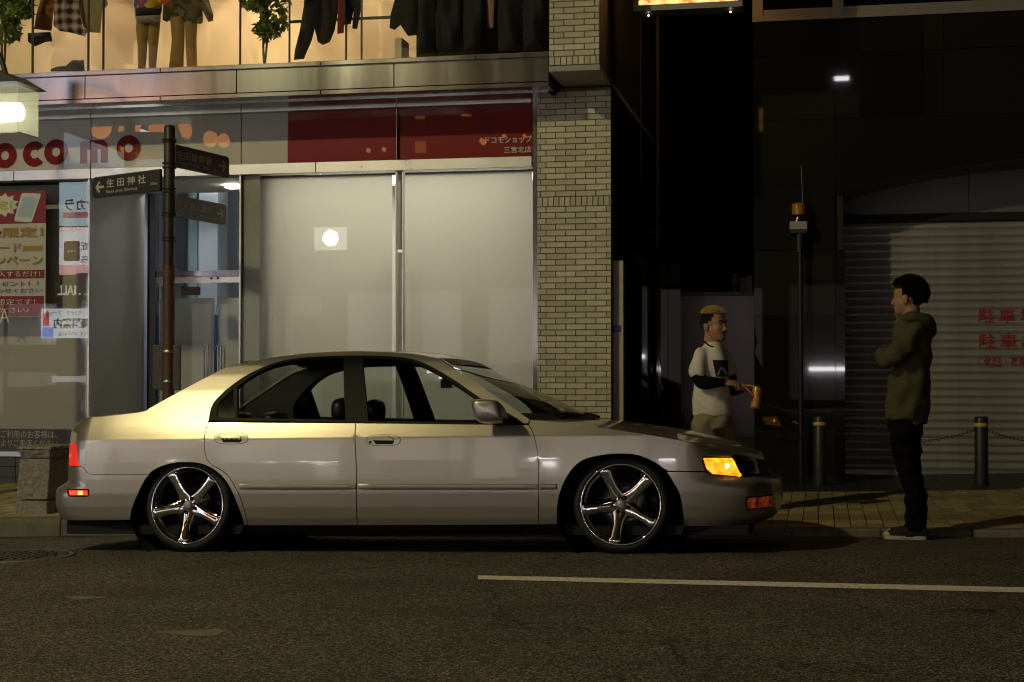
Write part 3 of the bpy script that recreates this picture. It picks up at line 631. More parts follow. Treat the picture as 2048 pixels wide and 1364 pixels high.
# mannequins
M_KHAKI = mat('khaki_cloth', (.26, .17, .055), .85, var=.15, vscale=12, bump=.2, bscale=150); YM = YU + .5
def mannequin(label, legs, top, over, seed):
    xs = [p[0] for p in legs[0]]; m = thing('mannequin', label, 'mannequin', (X(np.mean(xs), YM), YM, zsill), 'mannequins in the display window')
    for i, l in enumerate(legs): cloth_mesh(l, YM + (.05 if i else 0), .07, .03, .006, seed + i).obj('trouser_leg', M_KHAKI, m)
    garment('top', None, None, top[0], YM, top[1], th=.13, seed=seed + 5, parent=m, m=top[2] if len(top) > 2 else None)
    for i, (o_, c_) in enumerate(over): garment('layer', None, None, o_, YM - .06, c_, th=.08, seed=seed + 7 + i, parent=m)
    return m
def patchy(name, cols):
    m = mat(name, cols[0], .85); N = m.node_tree.nodes; L = m.node_tree.links; n = N.new('ShaderNodeTexNoise'); n.inputs['Scale'].default_value = 9; n.inputs['Detail'].default_value = 2
    tc = N.new('ShaderNodeTexCoord'); L.new(tc.outputs['Object'], n.inputs['Vector']); cr = N.new('ShaderNodeValToRGB'); cr.color_ramp.interpolation = 'CONSTANT'
    for i, c in enumerate(cols):
        e = cr.color_ramp.elements[i] if i < 2 else cr.color_ramp.elements.new(.5); e.position = .0 if i == 0 else .36 + .12 * i; e.color = (*c, 1)
    L.new(n.outputs[0], cr.inputs[0]); L.new(cr.outputs[0], N['Principled BSDF'].inputs['Base Color']); return m
M_BRIGHT = patchy('bright_print', [(.55, .35, .03), (.12, .06, .3), (.4, .08, .02)]); M_CAMO = patchy('camo_cloth', [(.09, .075, .03), (.035, .035, .015), (.14, .11, .05)])
mannequin('mannequin in khaki trousers and a bright yellow and purple top', [[(270, 25), (292, 30), (293, 60), (291, 100), (288, 137), (273, 137), (272, 90), (269, 60)], [(290, 25), (318, 30), (316, 60), (312, 100), (309, 136), (295, 136), (294, 90), (291, 60)]],
          ([(268, -70), (318, -70), (322, -20), (320, 20), (316, 38), (268, 40), (265, 10)], (.5, .3, .02), M_BRIGHT), [([(267, 14), (319, 12), (317, 30), (268, 32)], (.02, .018, .015)), ([(268, 32), (317, 30), (316, 44), (270, 46)], (.26, .24, .2))], 20)
mannequin('mannequin in flared khaki trousers and a camouflage jacket', [[(336, 25), (366, 28), (366, 70), (364, 135), (335, 136), (341, 80)], [(366, 28), (392, 28), (390, 80), (392, 134), (371, 135), (368, 70)]],
          ([(330, -70), (400, -70), (412, -10), (424, 30), (423, 42), (414, 44), (402, 20), (403, 44), (398, 48), (338, 40), (330, 44), (322, 40), (324, 0)], (.1, .08, .03), M_CAMO), [([(318, -40), (352, -40), (352, 5), (334, 14), (318, 6)], (.5, .07, .02))], 40)
# dark coats
garment('jacket', 'black leather jacket on the rail between the glass posts', 'jacket', [(610, -60), (640, -60), (634, 30), (622, 80), (606, 118), (586, 120), (588, 100), (598, 60), (606, 10)], YH - .1, (.012, .012, .018), seed=60)
garment('jacket', 'black jacket with a torn hem on the rail', 'jacket', [(630, -60), (672, -60), (676, 10), (668, 60), (658, 84), (644, 90), (634, 84), (628, 60), (624, 0)], YH, (.016, .013, .014), seed=61)
garment('scarf', 'dark red scarf hanging between black jackets', 'scarf', [(675, -60), (687, -60), (686, 66), (673, 68)], YH - .12, (.16, .02, .015), seed=62, th=.02)
garment('jacket', 'charcoal jacket with long sleeves at the end of the rail', 'jacket', [(684, -60), (720, -60), (722, 10), (713, 58), (703, 57), (706, 20), (700, 48), (686, 50)], YH + .05, (.02, .018, .016), seed=63)
garment('coat', 'black coat sleeve beside the cream post of the display', 'coat', [(786, -60), (836, -60), (834, 70), (815, 72), (800, 50), (788, 60), (778, 56), (780, 30), (788, 0)], YH - .2, (.015, .014, .012), seed=64)
for i, (a, c, bt_, lb) in enumerate(((834, 872, 106, 'long black coat with a pale front edge beside the cream post'), (868, 930, 104, 'long black coat standing second from the cream post'), (925, 972, 100, 'long black coat beside the pink shirt'), (995, 1050, 101, 'long black coat with an orange edge right of the pink shirt'), (1045, 1096, 100, 'long black coat next to the tiled column'))):
    garment('coat', lb, 'coat', [(a + 6, -60), (c - 6, -60), (c, 20), (c - 2, bt_), (a + 2, bt_ + 2), (a, 30)], YU + .45 + .06 * (i % 2), (.012, .013, .018), seed=70 + i, th=.11, fold=.03)
garment('pink_shirt', 'dusty pink shirt hanging between long black coats', 'shirt', [(972, -60), (990, -60), (988, 20), (986, 56), (974, 55), (970, 10)], YU + .5, (.42, .24, .20), seed=80, th=.04)
# leafy plants in the display
M_LEAF = mat('display_leaf', (.13, .20, .035), .55, var=.3, vscale=10)
def vine(name, label, trunk_px, cloud, n, Y, seed):
    rng = random.Random(seed); base = (X(trunk_px[0][0], Y), Y, zsill); t = thing(name, label, 'plant', base, 'leafy plants in the display window')
    for off in (-.012, .012): MB().tube(spline([(X(a, Y) + off * math.sin(i * 1.3), Y + off, Z(c, Y, a)) for i, (a, c) in enumerate(trunk_px)], 4), .011, 7).obj('stem', mat('vine_bark', (.10, .06, .03), .9, var=.3), t)
    mb = MB()
    for _ in range(n):
        cx_, cy_, rx_, ry_ = rng.choice(cloud); a = rng.uniform(0, 6.28); r = math.sqrt(rng.random())
        c = Vector((X(cx_ + rx_ * r * math.cos(a), Y), Y + rng.uniform(-.16, .14), Z(cy_ + ry_ * r * math.sin(a), Y, cx_))); s = rng.uniform(.028, .055)
        M = Matrix.Translation(c) @ Matrix.Rotation(rng.uniform(0, 6.28), 4, 'Z') @ Matrix.Rotation(rng.uniform(-1.2, 1.2), 4, 'X') @ Matrix.Rotation(rng.uniform(-.8, .8), 4, 'Y')
        pts = [(0, -1, 0), (.45, -.5, .12), (.8, -.1, .1), (.4, .15, .05), (.3, .6, .05), (0, 1.1, -.1), (-.3, .6, .05), (-.4, .15, .05), (-.8, -.1, .1), (-.45, -.5, .12), (0, .1, -.05)]
        mb.add([tuple(M @ (Vector(p_) * s)) for p_ in pts], [(0, 1, 10), (1, 2, 10), (2, 3, 10), (3, 4, 10), (4, 5, 10), (5, 6, 10), (6, 7, 10), (7, 8, 10), (8, 9, 10), (9, 0, 10)])
    mb.obj('foliage', M_LEAF, t, kind='stuff', fix=False); return t
vine('leafy_vine', 'leafy green vine on a stem between the mannequin and dark jackets', [(527, 127), (528, 90), (530, 40), (534, -40)], [(535, 10, 36, 25), (548, 45, 24, 22), (528, 65, 13, 14), (505, 5, 22, 14), (545, -40, 50, 30)], 420, YU + .3, 3)
vine('leafy_vine', 'leafy green vine hanging at the end of the display by the lamp', [(3, 135), (3, 90), (4, 40), (2, -40)], [(15, 20, 28, 30), (12, 60, 18, 28), (40, 15, 16, 20), (20, -30, 45, 30)], 420, YU + .25, 4)

# ================================================================== GRANITE BUILDING (right)
YR = 14.4; YS = 15.1
office = thing('granite_building', 'black polished granite building with an arched garage entrance', 'building', (1, YR, walk_z(1, YR)))
M_GRAN = mat('black_granite', (.014, .014, .013), .02, var=.5, vscale=160, spec=.18, objvar=.35)
M_ALU = mat('window_aluminium', (.25, .24, .22), .5, .5, var=.05)
M_SHUT = mat('shutter_steel', (.36, .35, .33), .42, .3, var=.22, vscale=4, stretch=(1, 1, .35), rvar=.08)
M_ARCHP = mat('arch_panel', (.17, .155, .145), .55, .2, var=.06, vscale=2)
def rbox(name, m, x0, x1, y0, y1, z0, z1, parent=office): return MB().box(x0, x1, y0, y1, z0, z1).obj(name, m, parent)
gx0 = X(1508, YR); gxa = X(1671, YR); gxb = X(1690, YR); gb = walk_z(0, YR) - .06; gtop = Z(44, YR, 1520)
zr = lambda py, px=1600: Z(py, YR, px)
js = [gb, zr(860), zr(760), zr(630), zr(500), zr(370), zr(240), zr(110), gtop]
for a, c in zip(js, js[1:]):
    xs = [gx0, X(1605, YR) if False else gxa]
    for xa, xb in zip(xs, xs[1:]): rbox('granite_slab', M_GRAN, xa + .002, xb - .002, YR, YR + .05, a + .002, c - .002)
    if c <= zr(380): rbox('granite_slab', M_GRAN, gxa + .002, gxb, YR - .012, YS + .1, a + .002, c - .002)
rbox('granite_core', M_DARKGAP, gx0 + .01, gxb - .01, YR + .03, YS + 2, gb, gtop - .01)
rbox('granite_side', mat('alley_dark', (.012, .011, .010), .7), gx0, gx0 + .02, YR + .05, 24, gb, 9)
# arch: wall above the opening with a curved lower edge, and its moulding
arc = [(1690, 388), (1740, 370), (1800, 355), (1880, 340), (1960, 328), (2048, 318), (2200, 307), (2400, 300), (2600, 306)]
arcw = [(X(a, YR), Z(c, YR, a)) for a, c in spline(arc, 5)]
tops = [zr(240), zr(110), gtop]
mb = MB(); pts = [(gxa, arcw[0][1])] + arcw + [(arcw[-1][0], zr(240) - .003), (gxa, zr(240) - .003)]; mb.prism(pts, YR, YR + .05); mb.obj('granite_slab', M_GRAN, office)
for a, c in zip(tops, tops[1:]):
    xs = [gxa, X(1722, YR), X(1850, YR), X(1890, YR), X(2060, YR), X(2250, YR), arcw[-1][0]]
    for xa, xb in zip(xs, xs[1:]): rbox('granite_slab', M_GRAN, xa + .002, xb - .002, YR + random.choice((0, .004)), YR + .05, a + .002, c - .002)
mb = MB(); rings = []
for x, zc in arcw: rings.append([Vector((x, YR - .02, zc + .055)), Vector((x, YR - .02, zc)), Vector((x, YS, zc - .01)), Vector((x, YS, zc + .055))])
mb.loft(rings, True, False); mb.obj('arch_moulding', M_GRAN, office)
rbox('granite_core', M_DARKGAP, gxa, arcw[-1][0], YR + .06, YS + 2, zr(300), gtop - .01)
# panels in the head of the arch, shutter box
shz = Z(431, YS, 1700); b1 = Z(437, YS, 1700)
for a, c in ((1685, 1938.5), (1940, 2200), (2201.5, 2400)): rbox('arch_panel', M_ARCHP, X(a, YS), X(c, YS), YS - .02, YS + .03, shz + .005, Z(300, YS, 2300))
rbox('shutter_box', M_DARKGAP, gxb - .1, X(2420, YS), YS - .05, YS + .1, b1 - .045, shz)
# shutter slats, each a curved steel strip
sh_b = walk_z(1, YS) + .02; sp = .0765; n = int((b1 - .05 - sh_b) / sp); sx0, sx1 = gxb - .02, X(2420, YS)
key = MB(); prof = [(0, 0), (-.004, .006), (-.014, .018), (-.019, .034), (-.017, .050), (-.008, .062), (-.0015, .067), (0, .0755)]
key.loft([[Vector((sx0, YS + a, c)) for a, c in prof], [Vector((sx1, YS + a, c)) for a, c in prof]], False, True, False); slat = key.mesh('shutter_slat', M_SHUT)
for i in range(n): link('shutter_slat', slat, office, M=Matrix.Translation((0, random.uniform(-.003, .003), sh_b + .02 + i * sp)))
rbox('shutter_bar', mat('shutter_bar', (.3, .29, .28), .4, .5), sx0, sx1, YS - .03, YS + .02, sh_b - .03, sh_b + .02)
M_REDP = mat('shutter_red', (.36, .022, .014), .6, var=.15, vscale=20)
for s, a, bt_, c, h in (('駐 車 場', 1956, 646, 2082, .135), ('駐 車 ご', 1957, 697, 2086, .14), ('（休日・夜間）', 1950, 733, 2075, .095)):
    p = atY(a, bt_, YS - .022); chs = [q for q in s if q != ' ']; pit = (X(c, YS) - p[0]) / len(chs)
    for i, q in enumerate(chs):
        nar = q in '（）・'; lettering('shutter_lettering', q, M_REDP, p + np.array([i * pit + (pit * .35 if nar else 0), 0, h * .4 if q == '・' else 0]), ux, uz, w=pit * (.2 if nar else .78), h=h * (.2 if q == '・' else 1), parent=office, thick=.015, lift=.0)
# upper windows
YWN = YR - .02
for a, c in ((1507, 1528), (1668, 1690), (2200, 2222)): rbox('window_post', M_ALU, X(a, YWN), X(c, YWN), YWN, YWN + .12, gtop - .002, gtop + 1.6)
for a, c, p_ in ((1528, 1668, 1600), (1690, 2200, 1800)):
    rbox('window_sill', M_ALU, X(a, YWN), X(c, YWN), YWN + .005, YWN + .12, gtop, gtop + .055); rbox('window_sill', M_ALU, X(a, YWN), X(c, YWN), YWN + .02, YWN + .12, gtop + .06, gtop + .11)
    rbox('window_pane', mat('dark_pane', (.004, .004, .005), .05), X(a, YWN), X(c, YWN), YWN + .07, YWN + .1, gtop + .11, gtop + 1.6)
# reflecting strips of the beacon post stand on the wall: warning beacon
YBn = YR - .12; bx = X(1597, YBn); bc = thing('warning_beacon', 'orange warning beacon on a grey box and pole by the garage', 'beacon', (bx, YBn, walk_z(bx, YBn)))
zB = lambda py: Z(py, YBn, 1597)
M_POLE = mat('grey_pole', (.03, .029, .028), .55, .3, var=.1)
MB().tube([(bx + .02, YBn, walk_z(bx, YBn) - .02), (bx + .02, YBn, zB(505))], .021, 14).obj('pole', M_POLE, bc); MB().tube([(bx + .015, YBn, zB(505)), (bx + .015, YBn, zB(468))], .034, 14).obj('pole_socket', M_POLE, bc)
bevel(MB().box(bx - .075, bx + .085, YBn - .06, YBn + .1, zB(460), zB(443.5)).obj('beacon_box', mat('beacon_box', (.33, .31, .30), .5), bc), .006); MB().box(bx - .07, bx + .08, YBn - .05, YBn + .1, zB(467), zB(460.5)).obj('beacon_bracket', M_POLE, bc)
Mx = Matrix.Translation((bx + .005, YBn, 0))
MB().lathe([(.062, zB(443)), (.062, zB(440)), (.056, zB(439)), (.056, zB(430)), (.0001, zB(430))], Mx, 24).obj('beacon_collar', mat('chrome', (.75, .75, .74), .08, 1.), bc)
MB().lathe([(.060, zB(430)), (.062, zB(418)), (.060, zB(409)), (.048, zB(406.5)), (.0001, zB(406))], Mx, 24).obj('beacon_dome', mat('amber_dome', (.42, .17, .02), .25, coat=.5), bc)
MB().tube([(bx + .05, YBn + .05, zB(445)), (bx + .03, YBn + .04, zB(330))], .0035, 6).obj('antenna', mat('pale_wire', (.25, .24, .22), .5, .3), bc)

# ================================================================== ALLEY between the buildings
YA1, YA2, YGt = 13.9, 14.5, 15.6
pier = thing('granite_pier', 'low polished granite pier beside the cream tiled column', 'pier', (X(1270, YA1), YA1, walk_z(-1.5, YA1)))
for a, c in ((walk_z(-1.5, YA1) - .05, Z(755, YA1, 1270)), (Z(755, YA1, 1270), Z(628, YA1, 1270)), (Z(628, YA1, 1270), Z(498, YA1, 1270))): MB().box(X(1243, YA1), X(1295, YA1), YA1, YA1 + .4, a + .002, c - .002).obj('granite_slab', M_GRAN, pier)
pier = thing('granite_pier', 'darker granite pier set back beside the grey gate', 'pier', (X(1330, YA2), YA2, walk_z(-1.2, YA2)))
for a, c in ((1295, 1316), (1316, 1336), (1336, 1362)): MB().box(X(a, YA2) + .003, X(c, YA2) - .003, YA2, YA2 + .4, walk_z(-1.2, YA2) - .05, Z(526, YA2, 1330)).obj('granite_slab', M_GRAN, pier)
gate = thing('service_gate', 'flat grey metal service gate closing the dark alley', 'gate', (X(1435, YGt), YGt, walk_z(-.6, YGt)))
M_GATE = mat('gate_grey', (.24, .22, .235), .38, .3, var=.08, vscale=3, bump=.03, bscale=8); gb2 = walk_z(-.6, YGt) - .08; gt2 = Z(592, YGt, 1430)
MB().box(X(1368, YGt), X(1520, YGt), YGt, YGt + .04, gb2, gt2).obj('gate_leaf', M_GATE, gate)
M_GF = mat('gate_frame', (.075, .07, .072), .45, .3)
MB().box(X(1362, YGt), X(1367.5, YGt), YGt - .03, YGt + .05, gb2, gt2 + .04).obj('gate_frame', M_GF, gate); MB().box(X(1367.6, YGt), X(1520, YGt), YGt - .03, YGt + .05, gt2 + .004, gt2 + .04).obj('gate_frame', M_GF, gate)
# small equipment on the gate head
for i, (a, c, t, lb) in enumerate(((1462, 1478, 546, 'small dark meter standing on the gate head'), (1480, 1492, 556, 'small dark junction box beside the meter'), (1492, 1506, 552, 'small dark box next to the granite wall on the gate head'))):
    o = MB(); xa, xb = X(a, YGt), X(c, YGt); zt_ = Z(t, YGt, 1480)
    if i == 0: o.lathe([(.0001, gt2 + .04), (.035, gt2 + .04), (.03, gt2 + .09), (.045, zt_ - .05), (.04, zt_), (.0001, zt_)], Matrix.Translation(((xa + xb) / 2, YGt + .01, 0)), 16)
    else: o.box(xa, xb, YGt - .02, YGt + .06, gt2 + .04, zt_)
    bevel(o.obj('gate_equipment', mat('equip', (.045, .04, .036), .5), None, label=lb, cat='equipment', group='equipment on the gate head'), .004)
b = MB().box(-1.9, .3, 23.5, 23.6, -.3, 9).obj('alley_wall', mat('alley_wall', (.015, .013, .011), .9), label='black wall closing the far end of the alley', cat='wall')
MB().tube(spline([(X(1316, 15.2), 15.2, 6.5), (X(1316, 15.2), 15.2, Z(445, 15.2, 1316)), (X(1314, 15.2), 15.2, Z(458, 15.2, 1316)), (X(1306, 15.2), 15.2, Z(464, 15.2, 1316)), (X(1290, 15.2), 15.25, Z(466, 15.2, 1316))], 6), .02, 8).obj('drain_pipe', mat('pipe_brown', (.06, .045, .038), .5), None, label='thin dark drain pipe running down inside the alley', cat='pipe')
dp = thing('downpipe_cover', 'slim white downpipe cover with a blue label on the column side', 'pipe cover', (X(1235, 13.2), 13.2, 0))
bevel(MB().box(X(1225, 13.2), X(1247, 13.2), 13.2, 13.28, walk_z(-1.7, 13.2) - .03, Z(521, 13.2, 1235)).obj('cover_panel', mat('cover_white', (.50, .46, .37), .6, var=.08, vscale=5), dp), .006)
MB().box(X(1224.5, 13.19), X(1242, 13.19), 13.195, 13.2, Z(664, 13.19, 1235), Z(651, 13.19, 1235)).obj('blue_label', mat('blue_label', (.01, .05, .30), .4), dp)
MB().box(X(1225, 13.19), X(1241, 13.19), 13.195, 13.2, Z(671, 13.19, 1235), Z(665, 13.19, 1235)).obj('white_label', mat('label_grey', (.4, .38, .32), .5), dp)
# lit box sign over the alley
YL = 13.0; sg = thing('box_sign', 'lit orange box sign in a grey frame over the alley', 'sign', (X(1378, YL), YL, Z(20, YL, 1378)))
sx_0, sx_1 = X(1268, YL), X(1487, YL); zs_ = Z(21, YL, 1300)
MB().box(sx_0, sx_1, YL, YL + .25, zs_, zs_ + .05).obj('sign_frame', M_ALU, sg); MB().box(sx_0, sx_0 + .04, YL, YL + .25, zs_ + .051, zs_ + 2.25).obj('sign_frame', M_ALU, sg); MB().box(sx_1 - .04, sx_1, YL, YL + .25, zs_ + .051, zs_ + 2.25).obj('sign_frame', M_ALU, sg)
def orange_face():
    m = glow('orange_face', (1., .50, .14), 1.5); N = m.node_tree.nodes; L = m.node_tree.links; n = N.new('ShaderNodeTexNoise'); n.inputs['Scale'].default_value = 25; n.inputs['Detail'].default_value = 5
    tc = N.new('ShaderNodeTexCoord'); L.new(tc.outputs['Object'], n.inputs['Vector']); cr = N.new('ShaderNodeValToRGB'); cr.color_ramp.elements[0].position = .35; cr.color_ramp.elements[0].color = (.25, .08, .01, 1); cr.color_ramp.elements[1].position = .6; cr.color_ramp.elements[1].color = (1, .55, .18, 1)
    L.new(n.outputs[0], cr.inputs[0]); L.new(cr.outputs[0], N['Principled BSDF'].inputs['Emission Color']); return m
MB().box(sx_0 + .045, sx_1 - .045, YL + .02, YL + .2, zs_ + .052, zs_ + 2.2).obj('sign_face', orange_face(), sg)
for a, c in ((1297, 33), (1461, 23)):  # glowing dots standing in for small reflections under the sign
    p = atY(a, c, YL + .1); MB().sphere((p[0], YL + .1, zs_ - .02), .008, 10, 6).obj('sign_bulb', glow('sign_bulb', (1, .8, .45), 4), sg)

# ================================================================== BOLLARDS AND CHAIN
M_BOL = mat('bollard_grey', (.045, .045, .042), .45, .4, var=.15, vscale=12); tops_b = []
def bollard(px, py, lb, h=.60):
    p = on_ground(px, py, walk_z); o = thing('bollard', lb, 'bollard', p, 'chain bollards before the garage'); M = Matrix.Translation(p)
    MB().lathe([(.058, -.02), (.058, h - .012), (.05, h), (.0001, h + .002)], M, 28).obj('post', M_BOL, o)
    MB().lathe([(.0592, h - .085), (.0602, h - .082), (.0602, h - .058), (.0592, h - .055)], M, 28).obj('reflective_band', mat('yellow_band', (.62, .50, .07), .45), o)
    MB().lathe([(.08, -.01), (.078, .008), (.059, .012)], M, 28).obj('base_ring', M_BOL, o); tops_b.append(Vector(p) + Vector((0, 0, h - .10))); return o
bollard(1640, 972, 'dark bollard with yellow band before the granite pillar', .63); bollard(1963, 971, 'dark bollard with yellow band before the roller shutter')
bollard(1395, 948, 'dark bollard with yellow band hidden behind the parked car'); bollard(2300, 985, 'dark bollard with yellow band at the far chain end')
def chain(a, c, lb, sag=.13):
    o = thing('barrier_chain', lb, 'chain', (a + c) / 2, 'chains between the bollards'); n = 44; mb = MB()
    for i in range(n):
        t0 = i / n; t1 = (i + 1.35) / n
        f = lambda t: a.lerp(c, t) - Vector((0, 0, sag * 4 * t * (1 - t)))
        p, q = f(t0), f(min(1, t1)); d = (q - p).normalized(); s = Vector((0, 1, 0)) if i % 2 else d.cross(Vector((0, 1, 0))).normalized()
        loop = [p + (q - p) * (.5 + .5 * math.cos(k * math.pi / 5)) + s * .011 * math.sin(k * math.pi / 5) for k in range(10)]; mb.tube(loop + [loop[0]], .0032, 5, False)
    mb.obj('links', mat('chain_steel', (.06, .055, .05), .4, .7), o)
chain(tops_b[2], tops_b[0], 'thin chain slung from the granite pillar bollard towards the car'); chain(tops_b[0], tops_b[1], 'thin chain slung between the bollards across the shutter'); chain(tops_b[1], tops_b[3], 'thin chain slung onwards from the shutter bollard')

# ================================================================== FINGERPOST
YSP = 11.9; sx_ = X(337, YSP); sz = walk_z(sx_, YSP); fp = thing('fingerpost', 'dark brown fingerpost with three direction boards', 'signpost', (sx_, YSP, sz))
zP = lambda py: Z(py, YSP, 337); rp = .0478
M_BRN = mat('dark_brown_paint', (.030, .024, .017), .42, .1, var=.2, vscale=15, bump=.1, bscale=60); M_RUST = mat('red_brown_paint', (.085, .040, .022), .5, .1, var=.25, vscale=12, bump=.1, bscale=60)
Mp = Matrix.Translation((sx_, YSP, 0))
MB().lathe([(rp + .002, sz - .02), (rp + .002, zP(532))], Mp, 28).obj('lower_pole', M_RUST, fp)
MB().lathe([(rp - .001, zP(532.2)), (rp - .001, zP(258)), (rp * .9, zP(253)), (rp * .5, zP(250)), (.0001, zP(249.5))], Mp, 28).obj('upper_pole', M_BRN, fp)
for py in (279.5, 284, 326.5, 335.5, 378, 384, 425.5, 432, 475, 481): MB().lathe([(rp, zP(py + 1.8)), (rp + .011, zP(py + 1.4)), (rp + .011, zP(py - 1.4)), (rp, zP(py - 1.8))], Mp, 28).obj('pole_ring', M_BRN, fp)
M_BOARD = mat('board_brown', (.026, .024, .019), .5, var=.15, vscale=20); M_BTXT = mat('board_white', (.46, .43, .35), .6); M_BTXT2 = mat('board_bronze', (.42, .27, .16), .55)
def board(near_px, y_top_n, y_bot_n, far_px, y_top_f, y_bot_f, Yf, lines, arrow, txt):
    """flat finger from the pole to its tip; near = at the pole, far = at the tip; the tip stands at depth Yf"""
    a = atY(near_px, (y_top_n + y_bot_n) / 2, YSP); c = atY(far_px, (y_top_f + y_bot_f) / 2, Yf); h = (atY(near_px, y_top_n, YSP)[2] - atY(near_px, y_bot_n, YSP)[2])
    z0 = a[2]; d = np.array([c[0] - a[0], c[1] - a[1], 0.]); Lb = np.hypot(d[0], d[1]); d = d / Lb; right = d if d[0] > 0 else -d; o0 = np.array([a[0], a[1], z0]) if d[0] > 0 else np.array([c[0], c[1], z0])
    n = np.cross(right, (0, 0, 1)); r = .035; ol = []
    for (cx_, cz_, a0) in ((Lb - r, h / 2 - r, 0), (r, h / 2 - r, 90), (r, -h / 2 + r, 180), (Lb - r, -h / 2 + r, 270)):
        if (d[0] > 0 and cx_ == r) or (d[0] < 0 and cx_ != r): ol.append((0 if d[0] > 0 else Lb, cz_ + (r if cz_ > 0 else -r))); continue
        ol += [(cx_ + r * math.cos(R(a0 + k * 15)), cz_ + r * math.sin(R(a0 + k * 15))) for k in range(7)]
    m = MB(); N_ = len(ol); f_ = [tuple(o0 + right * u + np.array([0, 0, v]) + n * .012) for u, v in ol]; b_ = [tuple(o0 + right * u + np.array([0, 0, v]) - n * .012) for u, v in ol]
    m.add(f_ + b_, [tuple(range(N_)), tuple(range(N_, 2 * N_))[::-1]] + [(i, (i + 1) % N_, (i + 1) % N_ + N_, i + N_) for i in range(N_)]); bo = m.obj('direction_board', M_BOARD, fp)
    for s, u0, u1, v0, hh, th in lines: lettering('board_lettering', s, txt, o0 + right * (u0 * Lb) + np.array([0, 0, (v0 - .5) * h]) + n * .013, right, uz, w=(u1 - u0) * Lb, h=hh * h, parent=bo, thick=th, lift=.0015)
    au, s_ = arrow; c0 = o0 + right * (au * Lb) + n * .0145; k = h * .27; AR = MB(); t = .13 * k * 1.6
    def seg(p, q):
        p = np.array(p); q = np.array(q); dd = (q - p) / np.hypot(*(q - p)); nn = np.array([-dd[1], dd[0]]) * t; e = dd * t * .6
        AR.add([tuple(c0 + right * x * s_ + np.array([0, 0, y]) + n * (.0004 * len(AR.f))) for x, y in (p - nn - e, q - nn + e, q + nn + e, p + nn - e)], [(0, 1, 2, 3)])
    seg((-k, 0), (k * .8, 0)); seg((k * .95, 0), (.1 * k, k * .85)); seg((k * .95, 0), (.1 * k, -k * .85)); AR.obj('board_arrow', txt, bo, fix=False)
board(322, 338, 382, 188, 352, 391, YSP + .42, [('生 田 神 社', .215, .80, .43, .40, .012), ('Ikuta Jinja (Shrine)', .215, .67, .13, .19, .006), ('200m', .86, .97, .30, .13, .004)], (.11, -1), M_BTXT)
board(350, 289, 334, 456, 319, 360, YSP + .8, [('生田警察署', .0, .66, .40, .36, .012), ('Ikuta Police Stn.', .03, .62, .17, .16, .0), ('160m', .68, .78, .17, .11, 0)], (.86, 1), M_BTXT2)
board(350, 390, 433, 450, 411, 452, YSP + .8, [('北野異人館街', .01, .72, .40, .36, .012), ('Kitano Ijinkan (Street)', .03, .64, .17, .15, .0), ('700m', .70, .80, .15, .11, 0)], (.87, 1), M_BTXT2)
# notice plates strapped to the pole
for a, c, dy in ((300, 324, .04), (346, 362, -.02)):
    bevel(MB().box(X(a, YSP), X(c, YSP), YSP + dy, YSP + dy + .03, zP(780), zP(690)).obj('notice_plate', mat('notice_dark', (.045, .032, .022), .45, var=.5, vscale=30), fp), .008)
for py in (703, 763): MB().lathe([(rp + .003, zP(py + 3.5)), (rp + .008, zP(py + 3)), (rp + .008, zP(py - 3)), (rp + .003, zP(py - 3.5))], Mp, 28).obj('strap', M_STEEL2, fp)

# ================================================================== STONE POST by the kerb
YST = 11.0; st0 = walk_z(-6.1, YST); sp_ = thing('stone_post', 'rough hewn granite post with a flat cap behind the car tail', 'stone post', (X(75, YST), YST, st0))
def rough_stone():
    m = mat('rough_granite', (.24, .225, .185), .9, var=.35, vscale=35); N = m.node_tree.nodes; L = m.node_tree.links; v = N.new('ShaderNodeTexVoronoi'); v.inputs['Scale'].default_value = 38; n = N.new('ShaderNodeTexNoise'); n.inputs['Scale'].default_value = 22; n.inputs['Detail'].default_value = 8
    tc = N.new('ShaderNodeTexCoord'); L.new(tc.outputs['Object'], v.inputs['Vector']); L.new(tc.outputs['Object'], n.inputs['Vector']); b1_ = N.new('ShaderNodeBump'); b1_.inputs['Strength'].default_value = 1; b1_.inputs['Distance'].default_value = .035; L.new(n.outputs[0], b1_.inputs['Height'])
    L.new(b1_.outputs[0], N['Principled BSDF'].inputs['Normal']); return m
M_RGH = rough_stone(); zS = lambda py: Z(py, YST, 75)
def tapered(mb, xa0, xa1, xb0, xb1, z0, z1, d0, d1):
    mb.add([(xa0, YST - d0, z0), (xa1, YST - d0, z0), (xa1, YST + d0, z0), (xa0, YST + d0, z0), (xb0, YST - d1, z1), (xb1, YST - d1, z1), (xb1, YST + d1, z1), (xb0, YST + d1, z1)], [(0, 1, 2, 3), (4, 7, 6, 5), (0, 4, 5, 1), (1, 5, 6, 2), (2, 6, 7, 3), (3, 7, 4, 0)]); return mb
yo = YST - .2; xs_ = lambda p_: X(p_, YST - .2)
bevel(tapered(MB(), xs_(35), xs_(98), xs_(36), xs_(97), st0 - .03, zS(997), .22, .215).obj('post_base', M_RGH, sp_), .008); bevel(tapered(MB(), xs_(36), xs_(98), xs_(40), xs_(101), zS(994), zS(915), .215, .20).obj('post_body', M_RGH, sp_), .008)
bevel(tapered(MB(), xs_(43), xs_(99), xs_(38), xs_(104), zS(914.5), zS(897), .19, .215).obj('post_neck', M_RGH, sp_), .008); bevel(tapered(MB(), xs_(36), xs_(106), xs_(38), xs_(104), zS(896), zS(890), .22, .215).obj('post_cap', M_RGH, sp_), .006)

